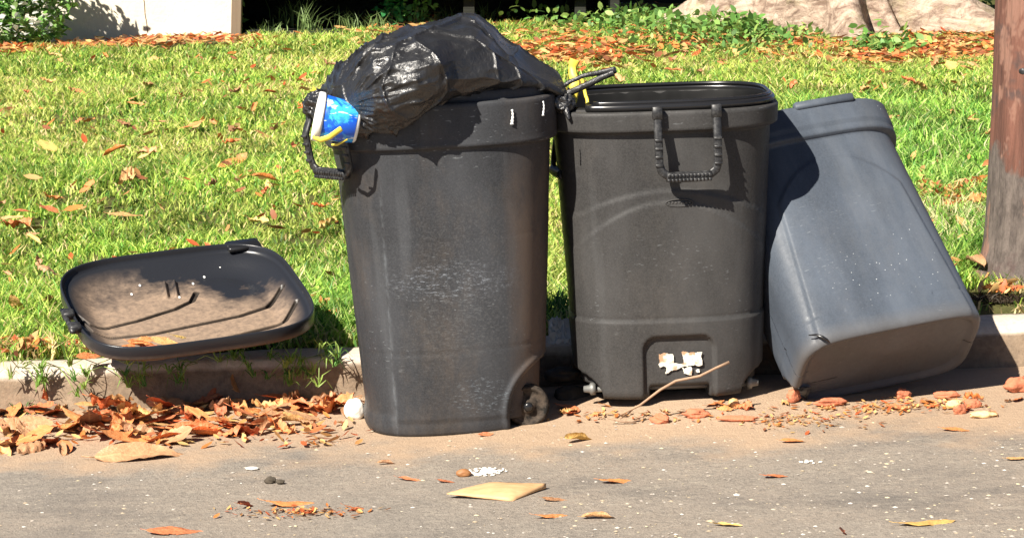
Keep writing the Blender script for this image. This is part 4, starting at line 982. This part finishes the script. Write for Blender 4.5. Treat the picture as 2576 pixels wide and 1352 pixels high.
# tall weeds in front of the dark crawl space
for i, (px, py, hh_, lab) in enumerate([(730, 75, .30, 'tall arching grass weed before the dark gap, nearest the cream wall'), (775, 85, .26, 'tall pale grass weed right of the tallest one by the dark gap'), (880, 78, .20, 'low grass weed in front of the dark gap left of the bag'),
                                     (955, 80, .16, 'thin grass weed in front of the dark gap just left of the bag peak'), (1060, 68, .20, 'grass weed rising behind the bag left of its peak'), (1120, 62, .18, 'grass weed rising behind the bag peak'), (1215, 58, .18, 'grass weed behind the bag right of its peak'), (680, 92, .14, 'short grass weed beside the grey post')]):
    tuft('tall_weed', G(px, py, hlawn), 46, hh_, .008, .55, (.22, .32, .11), lab, group='tall weeds in front of the dark gap', spread=.055)
o = empty('broad_leaf_weed', G(985, 72, hlawn)); tag(o, 'bright green broad leaf weed behind the bag left of its peak', 'weed', 'broad leaf weeds behind the bag')
leafy('foliage', (0, 0, .13), (.13, .08, .12), 110, .06, [(.06, .32, .10), (.12, .40, .12)], o, 11); stems(o, (0, 0, 0), .15, 3, .003, 5)
o = empty('broad_leaf_weed', G(1045, 70, hlawn)); tag(o, 'paler broad leaf weed behind the bag just right of the bright one', 'weed', 'broad leaf weeds behind the bag')
leafy('foliage', (0, 0, .13), (.14, .08, .11), 110, .05, [(.14, .36, .10), (.20, .44, .12)], o, 12); stems(o, (0, 0, 0), .15, 3, .003, 6)
# low ground cover, uncountable
def ground_cover():
    pts = []
    for (cx, cy, rx, ry, n_) in ((1560, 45, 260, 45, 2300), (1780, 70, 260, 50, 2600), (1880, 105, 130, 40, 1100), (2230, 135, 90, 14, 420), (1400, 20, 240, 24, 1300), (2420, 18, 90, 16, 700)):
        for _ in range(n_): g = G(cx + random.gauss(0, .5) * rx, max(2, cy + random.gauss(0, .5) * ry), hlawn); pts.append((g.x, g.y, g.z))
    pts = np.array(pts); pts = pts[pts[:, 1] < 13.0]; n_ = len(pts)
    hmax = .06 + .16 * np.clip(fbm(pts * np.array([2.2, 2.2, 0]), 3, 3) + .35, 0, 1); pts[:, 2] += hmax * rng.random(n_)
    r = rng; base = np.array([[0, 0, 0], [.35, .26, .06], [.75, .20, .0], [1, 0, -.08], [.75, -.20, .0], [.35, -.26, .06]])
    th_ = r.random(n_) * 6.283; el = r.normal(.1, .6, n_); ro = r.normal(0, .6, n_); s = .055 * (.5 + .9 * r.random(n_))
    ct, st_ = np.cos(th_), np.sin(th_); ce, se = np.cos(el), np.sin(el); X = np.stack([ct * ce, st_ * ce, se], 1); Yv = np.stack([-st_, ct, np.zeros(n_)], 1); Zv = np.cross(X, Yv)
    Y2 = Yv * np.cos(ro)[:, None] + Zv * np.sin(ro)[:, None]; Z2 = np.cross(X, Y2)
    V = pts[:, None] + s[:, None, None] * (base[None, :, 0:1] * X[:, None] + base[None, :, 1:2] * Y2[:, None] + base[None, :, 2:3] * Z2[:, None])
    F = ((np.arange(n_)[:, None] * 6)[:, None] + np.array([[0, 1, 4, 5], [1, 2, 3, 4]])[None]).reshape(-1, 4)
    pal = np.array([(.13, .29, .06), (.20, .36, .08), (.28, .40, .10), (.10, .22, .05)]); C = np.repeat(pal[r.integers(0, 4, n_)] * (.7 + .6 * r.random(n_))[:, None], 6, 0)
    tag(obj('ground_cover', mesh('ground_cover', V.reshape(-1, 3), F, M['leafy'], smooth=False, colors=C)), 'low leafy ground cover weeds around the foot of the big tree', 'ground cover', kind='stuff')
ground_cover()

# ------------------------------------------------------------------ background structures
# cream wall
wb = G(380, 100, hlawn); wy = wb.y
x0 = (-90 - 1288) / FPX * (7 + wy); x1 = (590 - 1288) / FPX * (7 + wy)
w = empty('garden_wall', ((x0 + x1) / 2, wy, 0)); tag(w, 'cream plastered garden wall with a thin vertical crack, top left', 'wall')
mb = MB(); mb.box((0, .11, .8), ((x1 - x0) / 2, .11, .85), bev=.015); mb.build('wall_face', M['plaster'], w, smooth=False)
mb = MB(); cx = (360 - 1288) / FPX * (7 + wy) - (x0 + x1) / 2
mb.sweep([(cx + .035, -.001, .09), (cx + .028, -.001, .16), (cx + .018, -.001, .22), (cx + .015, -.001, .30), (cx + .005, -.001, .36), (cx + .004, -.001, .6)], [.001, .004, .003, .004, .003, .002], .003, n=6); mb.build('crack', Mat('crack_dark').set((.20, .13, .09), .9), w)
mb = MB(); mb.box((0, .11, 1.68), ((x1 - x0) / 2 + .03, .15, .04), bev=.01); mb.build('coping', M['plaster'], w, smooth=False)
# dark timber outbuilding with open crawl space
sb = empty('timber_shed', (1.0, 12.6, .1)); tag(sb, 'dark timber building with an open shaded gap along its base, behind the lawn', 'building')
mb = MB()
for k in range(7): mb.box((-1.62, 0, .335 + k * .24), (1.25, .02 + .004 * (k % 2), .118))
mb.build('cladding', M['board'], sb, smooth=False)
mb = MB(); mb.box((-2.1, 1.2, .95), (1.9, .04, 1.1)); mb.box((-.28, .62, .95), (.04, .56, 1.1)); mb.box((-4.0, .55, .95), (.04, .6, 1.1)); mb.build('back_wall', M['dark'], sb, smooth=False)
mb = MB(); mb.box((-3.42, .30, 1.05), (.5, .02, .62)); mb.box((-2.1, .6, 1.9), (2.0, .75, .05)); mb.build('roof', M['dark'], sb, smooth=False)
mb = MB(); mb.box((-1.5, .50, -.03), (1.36, .68, .03)); mb.build('shade_floor', M['dark'], sb, smooth=False)  # near-black panel laid in to paint the crawl space's shade on the ground
for px in (1180, 1460): 
    mb = MB(); mb.box(((px - 1288) / FPX * 19.6 - 1, .06, .5), (.04, .03, .5)); mb.build('post', M['dark'], sb, smooth=False)
fb = empty('timber_fence', (3.3, 15.2, .1)); tag(fb, 'dark horizontal board fence far behind the big tree at the top right', 'fence')
for k in range(6): mb = MB(); mb.box((0, 0, .16 + k * .27), (3.2, .02, .125)); mb.build('board', M['dark'], fb, smooth=False)
for k in range(4): mb = MB(); mb.box((-2.9 + k * 1.9, .06, .8), (.05, .035, .85)); mb.build('post', M['dark'], fb, smooth=False)
g = G(633, 72, hlawn); mb = MB(); mb.box((0, 0, .5), (.035, .035, .55), rot=Matrix.Rotation(R(2), 4, 'Y')); o = mb.build('wooden_post', M['post'], None, smooth=False); o.location = (g.x, 12.25, g.z)
tag(o, 'weathered grey-brown wooden post standing just right of the cream wall', 'post')
# big tree with buttress roots
def tree():
    base = G(2145, 104, hlawn); c = Vector((base.x, base.y + 1.0, base.z)); root = empty('fig_tree', c); tag(root, 'huge pale-barked tree with spreading buttress roots, top right', 'tree')
    N = 420; H = 3.6; zs = np.concatenate([np.linspace(-.06, .9, 150), np.linspace(.92, H, 60)]); t = np.arange(N) * 2 * math.pi / N; V = []
    lobes = [(R(-88), .66, .17, .20), (R(-60), .30, .13, .20), (R(-33), .92, .17, .34), (R(183), .42, .22, .20), (R(215), .25, .16, .25), (R(20), .9, .2, .4), (R(90), .9, .25, .4), (R(140), 1., .2, .4)]
    for z in zs:
        zz = max(z, 0); r = np.full(N, .46 - .03 * zz)
        for a, ext, wd, hz in lobes:
            d = np.angle(np.exp(1j * (t - a))); e = ext * math.exp(-(zz / hz) ** 1.1); ww = wd * (1 + .3 * zz)
            r = r + e * np.exp(-(d / ww) ** 2 * .9)
        x = r * np.cos(t); y = r * np.sin(t); q_ = np.stack([x * 2.2, y * 2.2, np.full(N, z * 2.2)], 1)
        k = 1 + .07 * fbm(q_, 4, 40) + .02 * ridged(q_ * 4, 3, 44); V.append(np.stack([x * k, y * k, np.full(N, z)], 1))
    obj('trunk', mesh('trunk', np.concatenate(V), grid_faces(len(zs), N), M['bark']), root)
    for k, a in enumerate((.4, 2.2, 4.0, 5.4)):
        mb = MB(); d = np.array((math.cos(a), math.sin(a), 0)); mb.sweep([(0, 0, 3.3), tuple(d * .5 + np.array((0, 0, 4.1))), tuple(d * 1.5 + np.array((0, 0, 5.2))), tuple(d * 2.3 + np.array((0, 0, 6.6)))], [.36, .28, .17, .06], n=12); mb.build('limb', M['bark'], root)
    leafy('crown', (.2, .9, 6.6), (3.2, 2.6, 1.8), 9000, .16, [(.05, .10, .03), (.08, .14, .04), (.04, .08, .025)], root, 77, gap=.05)
tree()
# wooden utility pole at the right edge
def pole():
    bp = G(2478, 712, hlawn); rb, rt = .172, .152; cx = bp.x + rb + .012; root = empty('utility_pole', (cx, bp.y + .12, bp.z)); tag(root, 'thick red-brown weathered wooden utility pole at the right edge', 'pole')
    N = 160; zs = np.concatenate([np.linspace(-.05, 1.2, 160), np.linspace(1.3, 7, 30)]); t = np.arange(N) * 2 * math.pi / N; V = []
    for z in zs:
        r = rt + (rb - rt) * math.exp(-max(z, 0) / .35) - .004 * z + .03 * math.exp(-max(z, 0) / .04)
        q_ = np.stack([np.cos(t) * 3, np.sin(t) * 3, np.full(N, z * .6)], 1); q2_ = np.stack([np.cos(t) * 14, np.sin(t) * 14, np.full(N, z * 1.2)], 1)
        rr = r * (1 + .03 * fbm(q_, 3, 60)) + .005 * ridged(q2_, 3, 61) ; V.append(np.stack([rr * np.cos(t), rr * np.sin(t), np.full(N, z)], 1))
    obj('shaft', mesh('shaft', np.concatenate(V), grid_faces(len(zs), N), M['pole']), root)
    mb = MB(); d = Vector((-.55, -.83, 0)); mb.lathe([(.012, 0), (.012, .006), (.006, .010), (.001, .010)], 12, axis_matrix((-.09, -.118, .62), d)); mb.build('bolt_head', M['black_rough'], root)
pole()

# ------------------------------------------------------------------ small things
def rock(name, loc, r, mat, lab, cat, seed, amp=.18, group=None):
    th_ = np.linspace(.02, math.pi - .02, 26); t = np.arange(32) * 2 * math.pi / 32; T, A = np.meshgrid(t, th_); D = np.stack([np.sin(A) * np.cos(T), np.sin(A) * np.sin(T), np.cos(A)], -1).reshape(-1, 3)
    k = 1 + amp * fbm(D * 1.8 + seed, 3, seed); V = D * np.array(r) * k[:, None]; V[:, 2] += r[2] * .8
    o = obj(name, mesh(name, V, grid_faces(26, 32), mat)); o.location = loc; tag(o, lab, cat, group); return o
rock('stone', G(892, 1052), (.026, .020, .030), M['stone'], 'smooth white stone touching the bottom left of the full bin', 'stone', 3)
rock('pebble', G(635, 1180), (.016, .010, .004), M['stone'], 'flat white pebble alone on the road left of the full bin', 'pebble', 5)
mbr = Mat('nut_brown'); mb_nut = mbr.set(mbr.mix(mbr.noise(50), (.16, .07, .03), (.45, .20, .07)), .6)
rock('seed_pod', G(1166, 1197), (.018, .011, .010), mb_nut, 'brown seed pod beside the white powder spot on the road', 'seed pod', 7)
rock('seed_pod', G(1845, 1022), (.014, .012, .012), TONES['tan'], 'round tan seed pod on the sand under the open bin', 'seed pod', 9)
rock('clod', G(680, 1213), (.014, .010, .008), M['fibre'], 'dark clod on the road left of the full bin', 'clod', 11, .4)
rock('clod', G(705, 1216), (.010, .008, .006), M['fibre'], 'smaller dark clod right beside the larger one on the road', 'clod', 12, .4)
def chip(px, py, r, tone, lab, seed, yaw=0): 
    o = rock('wood_chip', G(px, py), r, tone, lab, 'wood chip', seed, .5); o.rotation_euler = (0, 0, yaw); return o
wc = Mat('chip_red'); chip_red = wc.set(wc.mix(wc.noise(30, 4), (.36, .10, .05), (.62, .22, .11)), .8, bump=wc.noise(60), bstr=.5)
wc = Mat('chip_pale'); chip_pale = wc.set(wc.mix(wc.noise(30, 4), (.60, .38, .18), (.82, .62, .32)), .8, bump=wc.noise(60), bstr=.5)
for (px, py, r, mt, lab, yaw) in [(2270, 1000, (.020, .012, .014), chip_red, 'double red bark chip under the tipped bin underside', .3), (2090, 1020, (.040, .012, .012), chip_red, 'long red bark chip below the tipped bin left corner', .3), (1995, 1008, (.026, .016, .018), chip_red, 'chunky red bark chip at the tipped bin left corner', .9),
                             (2380, 1000, (.030, .010, .010), chip_red, 'flat red bark chip below the tipped bin right side', 0), (2415, 1040, (.018, .010, .014), chip_red, 'upright red bark chip left of the pale chip', .5), (2470, 1050, (.032, .014, .010), chip_pale, 'pale yellow wood chip on the road at the right', .0),
                             (2400, 1025, (.024, .013, .011), chip_pale, 'pale wood chip behind the upright red chip', .4), (2445, 1025, (.022, .012, .013), chip_red, 'brown-red bark chip between two pale chips', .2), (2560, 985, (.032, .02, .022), chip_red, 'large pitted red bark chip at the right edge of the photo', .2),
                             (1660, 1062, (.024, .013, .012), chip_red, 'red bark chip on the sand below the open bin left foot', -.5), (1750, 1050, (.030, .013, .013), chip_red, 'rounded red bark chip on the sand below the open bin middle', .1), (1855, 1060, (.045, .010, .009), chip_red, 'long thin red bark chip below the open bin right foot', -.05)]:
    chip(px, py, r, mt, lab, int(px) % 97, yaw)
# white powder spot
def splat(px, py, rx, ry, name, lab, n_=70):
    g = G(px, py); o_root = MB()
    for i in range(n_):
        a = random.uniform(0, 6.28); rr = random.random() ** .7; x = g.x + math.cos(a) * rr * rx; y = g.y + math.sin(a) * rr * ry; s = random.uniform(.003, .008) * (1.2 - rr * .6)
        o_root.lathe([(s, 0), (s * .8, s * .35), (.0005, s * .5)], 7, Matrix.Translation((x, y, float(hroad(x, y)) + .001)))
    o = o_root.build(name, M['stone']); tag(o, lab, 'powder')
splat(1225, 1186, .048, .045, 'white_powder', 'white crumbled powder patch on the road below the full bin', 90)
splat(2035, 1162, .03, .02, 'white_powder', 'few white crumbs on the road below the open bin right side', 12)
# twig over the sticker
tw = empty('twig', P(1640, 1010, -.10)); tag(tw, 'thin bare twig leaning against the open bin across its sticker', 'twig')
mb = MB(); o0 = np.array(tw.location); tp = [p(1560, 1042, -.16), p(1610, 1018, -.155), p(1660, 980, -.15), p(1700, 957, -.15), p(1760, 945, -.15), p(1800, 925, -.15), p(1834, 910, -.14)]
Q = np.array(tp) - o0; mb.sweep(Q, [.003, .003, .0035, .0035, .0035, .0032, .004], n=7); mb.build('stem', M['twig'], tw)
for a_, b_, l_ in (((1530, 1050), (1600, 1062), 0), ((1600, 1020), (1560, 1052), 0)):
    mb = MB(); mb.sweep([np.array(p(*a_, -.15)) - o0, (np.array(p(*a_, -.15)) + np.array(p(*b_, -.15))) / 2 - o0 + np.array((0, 0, -.004)), np.array(p(*b_, -.15)) - o0], .002, n=6); mb.build('branch', M['twig'], tw)
# crumpled paper between the bins
g = G(1410, 845, hlawn); V_, = [None],
def paper():
    u = np.linspace(-1, 1, 40); U, Vv = np.meshgrid(u, u); z = .018 * ridged(np.stack([U.ravel() * 2, Vv.ravel() * 2, U.ravel() * 0], 1), 3, 70) ; V = np.stack([U.ravel() * .032, Vv.ravel() * .02 + .01 * z, z + Vv.ravel() * .03 + .03], 1)
    o = obj('crumpled_paper', mesh('crumpled_paper', V, grid_faces(40, 40, False), M['paper'], smooth=False)); o.location = (sx(1412, .36), .36, float(hlawn(.12, .36)) - .0); o.modifiers.new('s', 'SOLIDIFY').thickness = .0008
    tag(o, 'crumpled white-blue paper in the gap between full and open bins', 'paper')
paper()
# stones / bricks in shade behind the left bin wheel
rock('brick_rubble', (.155, .17, .005), (.045, .04, .028), M['fibre'], 'dark lump of rubble in the shade right of the full bin wheel', 'rubble', 21, .35)
rock('brick_rubble', (.135, .24, .055), (.05, .04, .020), M['fibre'], 'upper lump of rubble in the shade behind the full bin wheel', 'rubble', 22, .35)
# fibrous clump by the pole
g = G(2505, 752, hlawn); n_ = 500; o = tuft('fibre_clump', g, n_, .03, .003, 1.6, (.06, .045, .03), 'dark matted fibrous clump on the ground at the pole foot', 'debris', spread=.02); o.scale = (1.8, 1.2, .9)
print('leaves', NLEAF[0], 'objects', len(bpy.data.objects))

# ------------------------------------------------------------------ leaf labels: size first, then rank from the left
bpy.context.view_layer.update()
lv = [o for o in bpy.data.objects if o.get('label', '').startswith('@')]
for o in lv: L_ = o.scale.x; o['label'] = o['label'].replace('@', 'large' if L_ > .12 else 'medium' if L_ > .085 else 'small')
cl = {}
for o in lv: cl.setdefault(o['label'], []).append(o)
ORD = ['first', 'second', 'third', 'fourth', 'fifth', 'sixth', 'seventh', 'eighth', 'ninth', 'tenth']
for k, L_ in cl.items():
    if len(L_) < 2 or len(L_) > 10: continue
    L_.sort(key=lambda o: o.location.x / (o.location.y + 7))
    for i, o in enumerate(L_): o['label'] = k + (', leftmost' if i == 0 else ', rightmost' if i == len(L_) - 1 else ', %s from left' % ORD[i])
